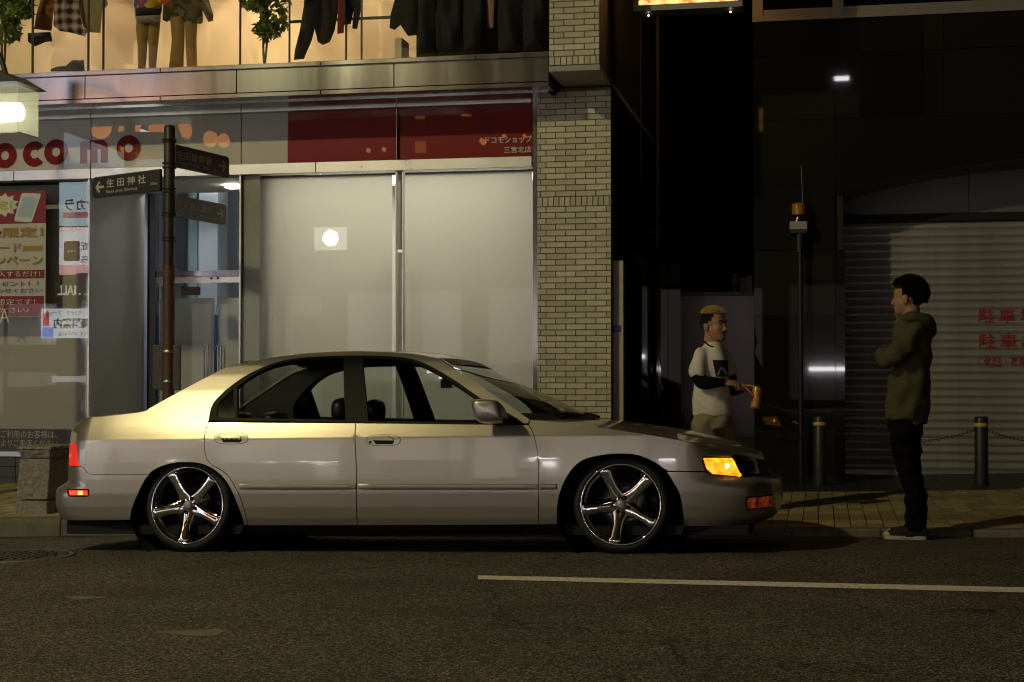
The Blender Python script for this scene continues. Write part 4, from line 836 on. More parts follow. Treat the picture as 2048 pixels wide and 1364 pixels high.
# ================================================================== LANTERN at the left edge
YLF = 11.35; l0, l1 = X(-120, YLF), X(32, YLF); zl0, zl1 = Z(262, YLF, 40), Z(170, YLF, 40); YLA = YLF + .17
la = thing('street_lantern', 'glowing glass box lantern under a flat black roof', 'street lamp', (X(-110, YLA), YLA, walk_z(-7.5, YLA)))
w_ = .17; lc = (l0 + l1) / 2
G_LAN = mat('lantern_glass', (.62, .62, .46), .4, emit=(.80, .78, .40), estr=.55)
for (a, c, y0_, y1_) in ((l0, l1, YLA - w_, YLA - w_ + .008), (l0, l1, YLA + w_ - .008, YLA + w_), (l0, l0 + .008, YLA - w_ + .009, YLA + w_ - .009), (l1 - .008, l1, YLA - w_ + .009, YLA + w_ - .009)):
    MB().box(a, c, y0_, y1_, zl0, zl1).obj('lantern_pane', mat('lantern_pane', (.55, .55, .38), .35, alpha=.32, emit=(.72, .70, .34), estr=.25), la)
MB().box(l0, l1, YLA - w_, YLA + w_, zl0 - .012, zl0 - .001).obj('lantern_floor', M_STEEL2, la)
mb = MB(); mb.add([(l0 - .12, YLA - w_ - .1, zl1 + .03), (l1 + .05, YLA - w_ - .1, zl1 + .012), (l1 + .05, YLA + w_ + .05, zl1 + .012), (l0 - .12, YLA + w_ + .1, zl1 + .03), (l0 - .12, YLA - w_ - .1, zl1 + .16), (l1 - .16, YLA - w_ - .1, zl1 + .13), (l1 - .16, YLA + w_ + .1, zl1 + .13), (l0 - .12, YLA + w_ + .1, zl1 + .16)],
       [(0, 1, 2, 3), (4, 7, 6, 5), (0, 4, 5, 1), (1, 5, 6, 2), (2, 6, 7, 3), (3, 7, 4, 0)]); mb.obj('lantern_roof', mat('lantern_black', (.012, .012, .012), .5), la)
M_LBULB = glow('lantern_tube', (1., .98, .93), 5)
bz = (zl0 + zl1) / 2; mb = MB(); mb.lathe([(.0001, l0 + .04 - lc), (.085, l0 + .05 - lc), (.09, 0), (.075, l1 - .07 - lc), (.0001, l1 - .06 - lc)], Matrix.Translation((lc, YLA, bz)) @ Matrix.Rotation(R(90), 4, 'Y'), 24); mb.obj('lantern_bulb', M_LBULB, la)
MB().tube(spline([(X(-110, YLA), YLA, zl1 + .42), (X(-40, YLA), YLA, zl1 + .40), (X(-5, YLA), YLA - .02, zl1 + .30), (X(12, YLA), YLA - .03, zl1 + .12)], 6), .022, 10).obj('lantern_arm', mat('lantern_black', (.012, .012, .012), .5), la)
MB().tube(spline([(X(-20, YLA - w_ - .1), YLA - w_ - .12, zl1 + .05), (X(5, YLA), YLA - w_ - .13, zl1 - .01), (X(24, YLA), YLA - w_ - .13, zl1 + .0), (X(28, YLA), YLA - w_ - .12, zl1 + .06)], 6), .009, 8).obj('lantern_cable', mat('lantern_black', (.012, .012, .012), .5), la)
MB().tube([(X(-110, YLA), YLA, walk_z(-7.5, YLA)), (X(-110, YLA), YLA, zl1 + .5)], .055, 16).obj('lantern_post', M_BRN, la)

# ================================================================== ACROSS THE STREET (behind the camera: seen in reflections, lights the street)
YO = -5.0
opp = thing('opposite_building', 'long building across the street with lit shop fronts and signs', 'building', (-5, YO, 0))
MB().box(-75, 60, YO - .4, YO - .02, -.9, 9).obj('wall', mat('opposite_wall', (.035, .032, .03), .8, var=.2, vscale=1), opp)
tag(MB().add([(-60, -1.2, road_z(-60, -1.2)), (40, -1.2, road_z(40, -1.2)), (40, YO, road_z(40, -1.2) + .1), (-60, YO, road_z(-60, -1.2) + .1)], [(0, 1, 2, 3)]).obj('pavement', M_KERB), kind='structure')
def opq(name, m, p, q, d=.06, Y=YO):
    return MB().box(min(p[0], q[0]), max(p[0], q[0]), Y, Y + d, min(p[2], q[2]), max(p[2], q[2])).obj(name, m, opp)
def lit_sign(px0, py0, px1, py1, m, gY=YG, name='sign_box'): return opq(name, m, mirrored(px0, py0, gY, YO), mirrored(px1, py1, gY, YO), .12), mirrored(px0, py1, gY, YO), mirrored(px1, py1, gY, YO), mirrored(px0, py0, gY, YO)
def sign_text(s, m, px0, py, px1, hpx, gY=YG, th=0.):
    a = mirrored(px0, py, gY, YO + .125); c = mirrored(px1, py, gY, YO + .125); t = mirrored(px0, py - hpx, gY, YO + .125)
    lettering('sign_lettering', s, m, np.array([max(a[0], c[0]), YO + .125, a[2]]), (-1, 0, 0), uz, w=abs(c[0] - a[0]), h=t[2] - a[2], parent=opp, thick=th, lift=.01)
S_W = glow('sign_white', (.92, .95, 1.), 9); S_B = glow('sign_pale_blue', (.62, .85, .95), 7); S_R = mat('sign_red', (.5, .03, .03), .5, emit=(.6, .03, .03), estr=.5); S_K = mat('sign_black', (.02, .02, .02), .5); S_BL = glow('sign_blue', (.15, .35, .9), 1.5); S_Y = glow('sign_yellow', (.9, .65, .15), 2.)
def lit(): pass
lit_sign(124, 366, 240, 450, S_B); sign_text('ジャンカラ', S_R, 240, 421, 130, 26, th=.03); lit_sign(132, 426, 200, 436, S_R)
lit_sign(124, 456, 240, 548, S_W); lit_sign(124, 456, 240, 463, S_R); lit_sign(124, 531, 240, 548, S_R); sign_text('➡', S_R, 160, 522, 128, 40, th=.05); sign_text('駅近', S_R, 200, 500, 162, 16, th=.03); sign_text('こちら', S_R, 215, 525, 162, 14, th=.03)
sign_text('HI MALL', glow('mall_letters', (1, .97, .9), 6), 186, 590, 116, 20, th=.03)
lit_sign(88, 618, 190, 676, S_W); sign_text('お酒・カラオケ・スナック', S_K, 190, 630, 92, 9, th=.01); sign_text('無料案内', S_K, 180, 657, 108, 22, th=.03); lit_sign(91, 626, 104, 652, S_R); lit_sign(90, 655, 112, 676, S_BL); sign_text('安心の料金', S_K, 180, 672, 116, 10)
sign_text('りそな銀行', mat('bank_letters', (.1, .1, .1), .5), 170, 790, 96, 14, th=.01)
lit_sign(88, 770, 175, 800, glow('bank_sign', (.75, .75, .8), .35)); lit_sign(110, 752, 172, 764, glow('tube_white', (1, 1, 1), 4))
for i in range(6): lit_sign(2 + i * 29, 690, 27 + i * 29, 745, glow('dim_window', (.72, .70, .78), .22))
# lit awning and fluorescent tubes
a_ = mirrored(132, 265, YG, YO); c_ = mirrored(330, 345, YG, YO); zt_ = mirrored(132, 344, YG, YO)[2]; zu = mirrored(300, 336, YG, YO)[2]
MB().prism([(a_[0], zt_), (c_[0], zt_), (c_[0], zu), (a_[0], a_[2])], YO, YO + .1).obj('lit_awning', glow('lit_awning', (.72, .88, 1.), 2.4), opp)
for p0, p1 in (((248, 237), (282, 247)), ((282, 263), (316, 275))):
    MB().tube([mirrored(*p0, YG, YO + .15), mirrored(*p1, YG, YO + .15)], .06, 10).obj('tube_light', glow('tube_cool', (.85, 1., 1.), 9), opp)
for i, (px, py, r) in enumerate(((201, 254, .24), (259, 258, .24), (319, 260, .24), (366, 262, .2), (421, 278, .16), (447, 281, .14), (249, 296, .10), (262, 301, .10), (279, 307, .11), (295, 312, .08), (311, 321, .10), (738, 228, .05), (770, 224, .05), (737, 301, .05), (768, 299, .05), (963, 281, .05), (1008, 272, .04), (967, 284, .06), (1049, 272, .04))):
    p = mirrored(px, py, YG, YO + .4); o = thing('paper_lantern', 'round orange paper lantern hung on the opposite shop front', 'lantern', p, 'paper lanterns across the street')
    MB().sphere(p, r, 14, 10, (1, 1, 1.1)).obj('lantern_shade', glow('lantern_orange', (1., .34, .08), 6), o); MB().tube([(p[0], p[1], p[2] + r), (p[0], p[1], p[2] + r + .2), (p[0], YO, p[2] + r + .2)], .01, 5).obj('lantern_hook', M_BLACK, o)
for (a, bq, c, d_) in ((833, 228, 850, 238), (924, 205, 943, 233), (833, 285, 852, 306)): lit_sign(a, bq, c, d_, glow('lit_orange', (1, .38, .08), 1.6), name='lit_window')
lit_sign(632, 456, 694, 500, glow('white_box', (.95, .95, .85), 4.5)); MB().sphere(mirrored(661, 476, YG, YO + .25), mirrored(676, 476, YG, YO)[0] - mirrored(661, 476, YG, YO)[0], 24, 16, (1, .5, 1)).obj('globe_light', glow('white_core', (1, 1, .93), 60), opp); lit_sign(590, 632, 694, 712, mat('grey_shutter', (.3, .3, .3), .6))
# tall glowing panels added higher up for the streaks in the steel fascia
for (a, c, m_) in ((70, 200, glow('tall_lavender', (.86, .84, 1.), 1.5)), (225, 330, glow('tall_lavender2', (.80, .78, .95), .9)), (366, 380, glow('tall_orange', (1., .6, .35), 1.6)), (515, 552, glow('tall_yellow', (1., .93, .45), 3.2)), (793, 812, glow('tall_yellow2', (.95, .88, .45), 2.2))):
    lit_sign(a, 95, c, 195, m_, gY=YU - .09, name='tall_sign')
# tubes seen in the granite
for (px0, px1, py, hh) in ((1262, 1300, 714, 7), (1618, 1690, 738, 8), (1668, 1698, 158, 6)): lit_sign(px0, py - hh / 2, px1, py + hh / 2, glow('tube_white2', (.98, .95, 1.), 45), gY=YR, name='tube_light')
lit_sign(1518, 218, 1526, 262, glow('lit_yellow', (1., .6, .12), 1.6), gY=YR, name='lit_window')
# shop fronts at street level: unseen glowing panes that fill the car side, with mullions
def front_mat(x, k):
    if -47 < x < -22: return glow('store_front', (.86, .94, 1.), 2.6)
    if x > -2: return glow('shop_front_dim', (.95, .80, .8), .16)
    return glow('shop_front_%d' % (k % 3), ((1., .90, .84), (.95, .88, .80), (1., .94, .90))[k % 3], (.75, .60, .9)[k % 3])
x = -72.0; k = 0
while x < 56:
    w = 2.6; z0 = road_z(x, -1.2) + .5
    MB().box(x, x + w, YO - .01, YO + .02, z0 - .2, z0 + 2.3).obj('shop_front', front_mat(x, k), opp)
    for j in (0, .5, 1): MB().box(x + w * j - .04, x + w * j + .04, YO, YO + .06, z0 - .3, z0 + 2.3).obj('shop_mullion', M_BLACK, opp)
    MB().box(x, x + w, YO, YO + .2, z0 + 2.45, z0 + 2.9).obj('shop_fascia', mat('fascia_%d' % (k % 3), ((.2, .05, .05), (.15, .15, .16), (.3, .28, .2))[k % 3], .5), opp); x += w + .5; k += 1
# small tubes added to glint on the car doors, and shop counters
for (a, c, zc) in ((490, 512, .95), (575, 600, 1.05), (608, 640, .92), (655, 668, .98), (1078, 1100, 1.0), (1118, 1146, .9), (860, 872, .95), (215, 250, 1.3)):
    xa = mirrored(a, 915, 8.88, YO)[0]; xb = mirrored(c, 915, 8.88, YO)[0]; MB().tube([(xa, YO + .1, zc), (xb, YO + .1, zc)], .035, 8).obj('counter_light', glow('counter_light', (1., .98, .95), 22), opp)
for i, xx in enumerate(np.arange(-40, 20, 3.7)): MB().box(xx, xx + 1.6 + (i % 3) * .5, YO + .05, YO + .3, road_z(xx, -1.2) + .1, road_z(xx, -1.2) + .9 + .3 * (i % 2)).obj('shop_counter', mat('counter_%d' % (i % 3), ((.12, .10, .09), (.05, .05, .06), (.2, .17, .14))[i % 3], .6), opp)
# street lamp with a yellow lamp on the far pavement: the main light
LP = Vector((-7.9, 2.7, 8.1)); slm = thing('street_lamp', 'tall street lamp with a yellow lamp across the street', 'street lamp', (LP.x + 3.4, -1.8, road_z(-5, -1.2)))
MB().tube([(LP.x + 3.4, -1.8, road_z(-5, -1.2)), (LP.x + 3.4, -1.8, 4.), (LP.x + 3.4, -1.7, 8.0)], [.09, .08, .06], 14).obj('lamp_pole', M_POLE, slm)
MB().tube(spline([(LP.x + 3.4, -1.7, 7.95), (LP.x + 2.9, -1.0, 8.3), (LP.x + .8, 1.5, 8.45), (LP.x, 2.4, 8.32)], 6), .04, 10).obj('lamp_arm', M_POLE, slm)
MB().lathe([(.0001, .22), (.14, .20), (.22, .06), (.23, .02), (.21, .02), (.12, .15), (.0001, .16)], Matrix.Translation(LP), 28).obj('lamp_head', M_POLE, slm)
MB().lathe([(.18, .05), (.10, .03), (.0001, .02)], Matrix.Translation(LP), 24).obj('lamp_lens', glow('lamp_lens', (1., .80, .30), 6), slm)
ld = bpy.data.lights.new('lamp_bulb', 'POINT'); ld.energy = 1150; ld.color = (1., .85, .41); ld.shadow_soft_size = .16
lo = bpy.data.objects.new('lamp_bulb', ld); COL.objects.link(lo); lo.location = LP + Vector((0, 0, -.18)); lo.parent = slm; lo.matrix_parent_inverse = MW[slm.name].inverted()

# ================================================================== THE CAR
CAR_Y = YW + .83; ALPHA = math.atan(SLOPE); ROLL = R(1.5)
MC = Matrix.Translation(((XF - 3.8646) / 2, CAR_Y, -.026 - .83 * math.sin(ROLL))) @ Matrix.Rotation(-ALPHA, 4, 'Y') @ Matrix.Rotation(-ROLL, 4, 'X')
MCI = MC.inverted(); _co = np.array(MCI @ Vector(CAMP)); _m3 = np.array(MCI.to_3x3())
def lray_y(px, py, y):
    d = _m3 @ ray(px, py); return _co + d * ((y - _co[1]) / d[1])
def paint():
    m = mat('silver_paint', (.44, .405, .35), .30, .74, coat=.9, var=.0); N = m.node_tree.nodes; L = m.node_tree.links; b = N['Principled BSDF']
    tc = N.new('ShaderNodeTexCoord'); v = N.new('ShaderNodeTexVoronoi'); v.inputs['Scale'].default_value = 900; L.new(tc.outputs['Object'], v.inputs['Vector'])
    n = N.new('ShaderNodeTexNoise'); n.inputs['Scale'].default_value = 700; L.new(tc.outputs['Object'], n.inputs['Vector'])
    bp = N.new('ShaderNodeBump'); bp.inputs['Strength'].default_value = .05; bp.inputs['Distance'].default_value = .001; L.new(n.outputs[0], bp.inputs['Height']); L.new(bp.outputs[0], b.inputs['Normal'])
    return m
M_PAINT = paint(); b = M_PAINT.node_tree.nodes['Principled BSDF']; b.inputs['Roughness'].default_value = .33
M_TRIMB = mat('black_trim', (.007, .007, .007), .5, spec=.12, var=.1, vscale=20); M_RUB = mat('rubber', (.012, .012, .012), .75, bump=.1, bscale=200); M_VOID = mat('car_underside', (.006, .006, .006), .9)
M_CHROME = mat('wheel_chrome', (.62, .62, .61), .03, 1.); M_INT = mat('interior_grey', (.10, .098, .092), .85, var=.15, vscale=30); M_LEATH = mat('black_leather', (.012, .012, .015), .38, var=.2, vscale=40, bump=.1, bscale=150)
G_CAR = glass('car_glass', (.80, .84, .80), 1.1); G_WIND = glass('windscreen_glass', (.72, .76, .72), 1.0)
M_MOULD = mat('side_moulding', (.40, .375, .36), .38, .7, coat=.5)
# ---- plan of the body (half width along x) and the vertical insets
plan = [(-2.402, 0), (-2.392, -.30), (-2.365, -.53), (-2.308, -.705), (-2.19, -.797), (-1.97, -.829), (-1.7, -.846), (-1.36, -.858), (-.7, -.868), (0, -.87), (.7, -.868), (1.36, -.860), (1.65, -.845), (1.88, -.815), (2.04, -.765), (2.15, -.67), (2.225, -.50), (2.268, -.27), (2.285, 0)]
PL = np.array(spline(plan, 24)); sl = np.concatenate([[0], np.cumsum(np.hypot(*np.diff(PL, axis=0).T))]); i0 = np.argmin(abs(PL[:, 0]) + (PL[:, 1] > -.5) * 9); sl -= sl[i0]
S_R, S_F = sl[0], sl[-1]
_tg = np.gradient(PL, axis=0); _tg /= np.hypot(*_tg.T)[:, None]; _nr = np.stack([-_tg[:, 1], _tg[:, 0]], 1)      # inward normal
def smooth_table(pts, w=.0035):
    z = np.linspace(-.1, 1.5, 1601); f = np.interp(z, [p[0] for p in pts], [p[1] for p in pts]); k = np.exp(-.5 * (np.arange(-40, 41) * .001 / w) ** 2); k /= k.sum()
    fp_ = np.concatenate([np.full(40, f[0]), f, np.full(40, f[-1])]); return z, np.convolve(fp_, k, 'valid')
T_S = smooth_table([(-.1, .2), (.06, .115), (.12, .06), (.165, .036), (.21, .020), (.28, .008), (.36, .001), (.45, 0), (.56, .002), (.64, .005), (.698, .009), (.745, .0265), (.78, .0405), (.82, .058), (.90, .096), (1.0, .145), (1.1, .20), (1.16, .238), (1.2, .275), (1.24, .34), (1.3, .5)])
T_F = smooth_table([(-.1, .3), (.10, .16), (.15, .075), (.20, .028), (.26, .008), (.33, 0), (.39, .004), (.415, .018), (.43, .050), (.445, .085), (.47, .098), (.54, .112), (.60, .17), (.8, .5)], .005)
T_R = smooth_table([(-.1, .3), (.12, .12), (.17, .06), (.22, .022), (.28, .004), (.34, 0), (.38, .006), (.405, .028), (.42, .062), (.44, .080), (.50, .076), (.60, .080), (.68, .084), (.74, .092), (.775, .100), (.80, .125), (.9, .3)], .005)
def inset(s, z):
    x = np.interp(s, sl, PL[:, 0]); a = np.interp(z, *T_S)
    t = np.clip((x - 1.76) / .38, 0, 1); t = t * t * (3 - 2 * t); u = np.clip((-2.03 - x) / .28, 0, 1); u = u * u * (3 - 2 * u)
    return a * (1 - t) * (1 - u) + np.interp(z, *T_F) * t + np.interp(z, *T_R) * u
def surf(s, z, off=0.):
    s = np.asarray(s, float); z = np.asarray(z, float); f = inset(s, z)
    bx, by = np.interp(s, sl, PL[:, 0]), np.interp(s, sl, PL[:, 1]); nx, ny = np.interp(s, sl, _nr[:, 0]), np.interp(s, sl, _nr[:, 1]); l = np.hypot(nx, ny)
    return np.stack([bx + nx / l * f, by + ny / l * f, z], -1)
def snorm(s, z, e=.002):
    a = surf(s + e, z) - surf(s - e, z); c = surf(s, np.asarray(z) + e) - surf(s, np.asarray(z) - e); n = np.cross(a, c); n /= np.linalg.norm(n, axis=-1, keepdims=True); return n   # outward (towards -y)
def SZ(px, py):
    """photo pixel -> (s, z) on the near side of the body"""
    y = -.85; s = 0.
    for _ in range(25):
        p = lray_y(px, py, y)
        if _ == 0: s = np.interp(p[0], PL[:, 0], sl)
        q = surf(s, p[2]); s = float(np.clip(s + (p[0] - q[0]) * .8, S_R, S_F)); y = float(y + (q[1] - y) * .8)
    return (s, float(p[2]))
def shrink(poly, d):
    P = np.array(poly, float); n = len(P); A = .5 * np.sum(P[:, 0] * np.roll(P[:, 1], -1) - np.roll(P[:, 0], -1) * P[:, 1]); out = []
    for i in range(n):
        a = P[i] - P[i - 1]; c = P[(i + 1) % n] - P[i]; a /= max(1e-9, np.hypot(*a)); c /= max(1e-9, np.hypot(*c)); t = a + c; l = np.hypot(*t)
        nrm = np.array([-t[1], t[0]]) / max(l, .3) * (1 if A > 0 else -1); k = 1 / max(.5, l / 2); out.append(tuple(P[i] + nrm * d * min(k, 1.6)))
    return out
car = thing('sedan_car', 'lowered silver four door sedan with chrome five spoke wheels', 'car', M=MC)
def mirror_y(v): return [(a, -c, e) for a, c, e in v]
def finish(name, V, T, Nn, m, parent, flange=.012, both=True):
    """near-side sheet from points, triangles and normals, plus its mirror twin"""
    out = []
    for side in ((0, 1) if both else (0,)):
        v = [tuple(p) for p in V]; nn = [tuple(p) for p in Nn]; fs = []
        for t in T:
            a, c, e = (np.array(v[i]) for i in t[:3]); fs.append(tuple(t) if np.dot(np.cross(c - a, e - a), nn[t[0]]) > 0 else tuple(t[::-1]))
        if flange:
            cnt = {}
            for t in fs:
                for i in range(len(t)):
                    a, c = t[i], t[(i + 1) % len(t)]; cnt[(min(a, c), max(a, c))] = cnt.get((min(a, c), max(a, c)), 0) + 1
            for t in list(fs):
                for i in range(len(t)):
                    a, c = t[i], t[(i + 1) % len(t)]
                    if cnt[(min(a, c), max(a, c))] == 1:
                        k = len(v); pa, pc = np.array(v[a]), np.array(v[c]); na, nc = np.array(nn[a]), np.array(nn[c]); ed = pc - pa; side_n = np.cross(ed, na); side_n = side_n / max(1e-9, np.linalg.norm(side_n))
                        v += [tuple(pa), tuple(pc), tuple(pc - nc * flange), tuple(pa - na * flange)]; nn += [tuple(side_n)] * 4; fs.append((k + 1, k, k + 3, k + 2))
        if side: v = mirror_y(v); nn = mirror_y(nn); fs = [f[::-1] for f in fs]
        me = bpy.data.meshes.new(name); me.from_pydata(v, [], fs); me.polygons.foreach_set('use_smooth', [True] * len(fs)); me.materials.append(m); me.update()
        me.normals_split_custom_set_from_vertices(nn)
        par = parent[side] if isinstance(parent, (list, tuple)) else parent
        out.append(link(name, me, par, M=MC))
    return out
ROWS = sorted(set(np.round(np.concatenate([np.arange(-.05, 1.4, .014), np.arange(.684, .716, .004), np.arange(.40, .46, .006)]), 4)))
def panel(name, poly, m, parent=None, gap=.0022, step=(.035, .012), off=0., holes=(), flange=.012, both=True, isz=False):
    """body panel: an outline in photo pixels (or s, z) draped on the body"""
    P = [p if isz else SZ(*p) for p in poly]; H = [[q if isz else SZ(*q) for q in h] for h in holes]
    if gap: P = shrink(densify(P, .03), gap)
    else: P = densify(P, .03)
    H = [densify(h, .03) for h in H]; Q, T, D = cdt(P, step, H, ROWS if step[1] < .015 else None); V = surf(Q[:, 0], Q[:, 1]); Nn = snorm(Q[:, 0], Q[:, 1])
    return finish(name, V + Nn * off, T, Nn, m, parent or car, flange, both)
def sp(pts, k=5): return spline(pts, k)
# outlines traced in the photograph
arch_r = sp([(260, 1040), (264, 1017), (279, 980), (297, 949.5), (317, 935), (346, 926.5), (371, 924.7), (404, 928), (434, 943.7), (456, 968.6), (474, 1008), (484, 1035), (488, 1051)])
arch_f = sp([(1114, 1049), (1116, 1003), (1128, 965), (1149, 933), (1172, 918), (1204, 910.5), (1240, 907.7), (1278, 911.5), (1316, 929), (1336, 948), (1346, 964), (1359, 988), (1365, 1020), (1369, 1052.6)])
rear_gap = [(299, 949.5), (180, 949.5), (172, 942), (167, 935), (158, 932.5)]
door_rr = sp([(416, 844), (409, 875), (411.5, 912), (424, 929), (455, 950), (478, 989), (490, 1025), (496, 1051)])
win_top = sp([(418, 839), (428, 805), (470, 766), (517, 738.6), (564, 722), (619, 714.5), (693, 711.5), (771, 712.5), (822, 718.5), (861, 733), (908, 760.5), (966, 800), (1025, 832), (1049, 848)])
glass_r = sp([(299, 816), (360, 782), (436, 742), (470, 729), (495, 723.5)]); rail = sp([(495, 723.5), (532, 716.5), (576, 710), (628, 705.5), (699, 702), (751, 702.5), (827, 707.5), (878, 717)]); apil = sp([(878, 717), (925, 748), (985, 789), (1057, 838.5)])
deck = sp([(158, 837.5), (190, 834), (240, 829), (286, 823), (299, 816)])
i_a = min(range(len(arch_r)), key=lambda i: abs(arch_r[i][0] - 299) + abs(arch_r[i][1] - 949))
uni = deck + glass_r[1:] + rail[1:] + apil[1:] + [(1058, 846)] + win_top[::-1] + door_rr[:-1] + [(495, 1051)] + arch_r[i_a:][::-1] + rear_gap[1:] + [(155, 915), (153, 890), (153, 866)]
panel('quarter_and_roof_frame', uni, M_PAINT)
rdoor = [(416.5, 844.5), (711, 846), (713, 940), (715, 1051)] + door_rr[::-1]
rd = panel('rear_door', rdoor, M_PAINT)
dfr = sp([(1058, 850), (1069, 875), (1076.5, 922), (1077, 985), (1077, 1049.5)])
fd = panel('front_door', [(711.5, 846), (1050, 849.5)] + dfr + [(715.5, 1051), (713.5, 940)], M_PAINT)
hseam = sp([(1060, 840), (1090, 842.5), (1150, 849), (1211, 857.5), (1327, 875), (1400, 890), (1470, 907)])
panel('front_fender', hseam + [(1466, 912.5), (1407, 912), (1404, 920), (1410, 942.3), (1336, 942.3)] + [p for p in arch_f if p[1] < 1049 or p[0] < 1200][::-1][next(i for i, p in enumerate(arch_f[::-1]) if p[1] < 943):] + [(1078, 1049.5)] + dfr[::-1], M_PAINT)
# bumpers in (s, z)
af = [SZ(*p) for p in arch_f if p[0] > 1250 and p[1] > 943][::-1]; zt1 = SZ(1484, 953)[1]
top_f = [SZ(1336, 943.5), SZ(1409, 944), SZ(1424, 951), SZ(1484, 954)]; bot_f = [(S_F, .185), (S_F - .25, .18), (S_F - .55, .165), (S_F - .8, SZ(1420, 1053)[1])]
panel('front_bumper', top_f + [(S_F, top_f[-1][1])] + bot_f + af, M_PAINT, isz=True, gap=.0015)
ar = [SZ(*p) for p in arch_r[:i_a + 1]]
top_r = [SZ(*p) for p in rear_gap[:4]] + [SZ(160, 933)]
panel('rear_bumper', top_r + [(S_R, top_r[-1][1]), (S_R, .19), (S_R + .45, .185), SZ(150, 1041)] + [ar[0]] + ar[1:-1], M_PAINT, isz=True, gap=.0015)
# boot: rear face, then lid
zlid = SZ(158, 838)[1]; s_t = SZ(157, 900)[0]
panel('boot_face', [(S_R, top_r[-1][1] + .005), (S_R, zlid), (S_R + .62, zlid), (S_R + .55, .72), (S_R + .42, .48), (S_R + .42, top_r[-1][1] + .005)], M_PAINT, isz=True, gap=.002)
M_TAIL = mat('tail_lens', (.42, .015, .012), .12, coat=.6, emit=(1., .04, .02), estr=.55); M_TAILC = mat('tail_clear', (.5, .42, .38), .15, coat=.5)
zt2 = SZ(157, 886)[1]; tr = [SZ(158, 933), SZ(155, 915), SZ(153.5, 886)]
panel('tail_lamp', [(S_R + .43, top_r[-1][1] + .006), (S_R + .43, zt2), tr[2], tr[1], tr[0]], M_TAIL, isz=True, gap=.002, off=-.004)
panel('tail_lamp_top', [(S_R + .44, zt2 + .002), (S_R + .56, .72), SZ(156, 850), SZ(153, 868), tr[2]], M_TAILC, isz=True, gap=.002, off=-.004)
# lamps at the front
def lens(name, hot, cold, flute, strength, base):
    """moulded lamp lens: fluted plastic glowing from the bulb behind it"""
    m = mat(name, base, .15, coat=.6, emit=hot, estr=strength); N = m.node_tree.nodes; L = m.node_tree.links; tc = N.new('ShaderNodeTexCoord'); b = N['Principled BSDF']
    n = N.new('ShaderNodeTexNoise'); n.inputs['Scale'].default_value = flute; n.inputs['Detail'].default_value = 3; L.new(tc.outputs['Object'], n.inputs['Vector'])
    v = N.new('ShaderNodeTexVoronoi'); v.inputs['Scale'].default_value = flute * 3.2; L.new(tc.outputs['Object'], v.inputs['Vector']); ad = N.new('ShaderNodeMath'); ad.operation = 'MULTIPLY_ADD'; ad.inputs[1].default_value = -.22; L.new(v.outputs['Distance'], ad.inputs[0]); L.new(n.outputs[0], ad.inputs[2])
    cr = N.new('ShaderNodeValToRGB'); E_ = cr.color_ramp.elements; E_[0].position = .22; E_[0].color = (*cold, 1); E_[1].position = .66; E_[1].color = (*hot, 1); L.new(ad.outputs[0], cr.inputs[0]); L.new(cr.outputs[0], b.inputs['Emission Color'])
    bp = N.new('ShaderNodeBump'); bp.inputs['Strength'].default_value = .35; bp.inputs['Distance'].default_value = .004; L.new(v.outputs['Distance'], bp.inputs['Height']); L.new(bp.outputs[0], b.inputs['Normal']); return m
def amber(): return lens('amber_lens', (1., .46, .035), (.80, .17, .0), 26, 2.0, (.5, .2, .03))
M_AMB = amber(); M_AMB.node_tree.nodes['Principled BSDF'].inputs['Alpha'].default_value = .8; M_LENSK = mat('smoked_lens', (.008, .008, .009), .06, coat=1.)
cl = panel('corner_lamp', [(1408, 915.5), (1464, 915.5), (1484, 951), (1428, 948), (1415, 938)], M_AMB, gap=.002, off=.001, flange=.02)
for o_, sg_ in zip(cl, (1, -1)):
    c_ = surf(*SZ(1453, 932)) + np.array([0, .028, 0]); c_[1] *= sg_; mb = MB(); mb.sphere(c_, .016, 12, 8); mb.obj('lamp_bulb', glow('amber_bulb', (1., .62, .22), 60), o_, fix=False).matrix_basis = MC
s_h = SZ(1466, 930)[0]; hz0, hz1 = SZ(1484, 952)[1], SZ(1466, 915)[1]; s_hb = SZ(1484, 951)[0]
panel('headlamp', [(s_h + .004, hz1), (S_F - .42, hz1 - .005), (S_F - .42, hz0 + .004), (s_hb + .006, hz0 + .003)], M_LENSK, isz=True, gap=.0015, off=.001)
panel('grille', [(S_F - .41, hz1 - .01), (S_F, hz1 - .008), (S_F, hz0), (S_F - .41, hz0)], M_TRIMB, isz=True, gap=0, off=-.01)
panel('lamp_surround', [(SZ(1402, 912)[0], hz1 + .012), (S_F, hz1 + .012), (S_F, hz0 - .012), SZ(1424, 952), SZ(1402, 938)], M_VOID, isz=True, gap=0, off=-.016)
# bumper lamps
M_MARK = lens('marker_lens', (1., .10, .015), (.75, .03, .01), 40, .75, (.5, .03, .015)); M_FOG = lens('fog_lens', (1., .14, .03), (.05, .002, .001), 22, .16, (.12, .012, .006))
panel('side_marker_seat', sp([(134, 984), (136, 978), (150, 977.5), (176, 978), (179, 982), (178, 990), (174, 993.5), (140, 993.5), (136, 990), (134, 984)], 2)[:-1], M_VOID, gap=0, off=.0015, flange=.004)
mk = panel('side_marker', [(138, 980.5), (175, 980.5), (176, 990.5), (140, 990.5)], M_MARK, gap=0, off=.004, flange=.006)
panel('marker_glow', [(157, 982), (166, 982), (166, 989), (157, 989)], glow('marker_core', (1., .36, .06), 3.), gap=0, off=.0065, flange=.004, parent=mk)
zf0, zf1 = SZ(1500, 1018)[1], SZ(1500, 994)[1]; sf0 = SZ(1494, 1006)[0]
panel('turn_lamp_seat', [(sf0 - .01, zf1 + .004), (sf0 + .30, zf1 + .006), (sf0 + .30, zf0 - .004), (sf0 - .006, zf0 - .004)], M_VOID, isz=True, gap=0, off=.0015, flange=.004)
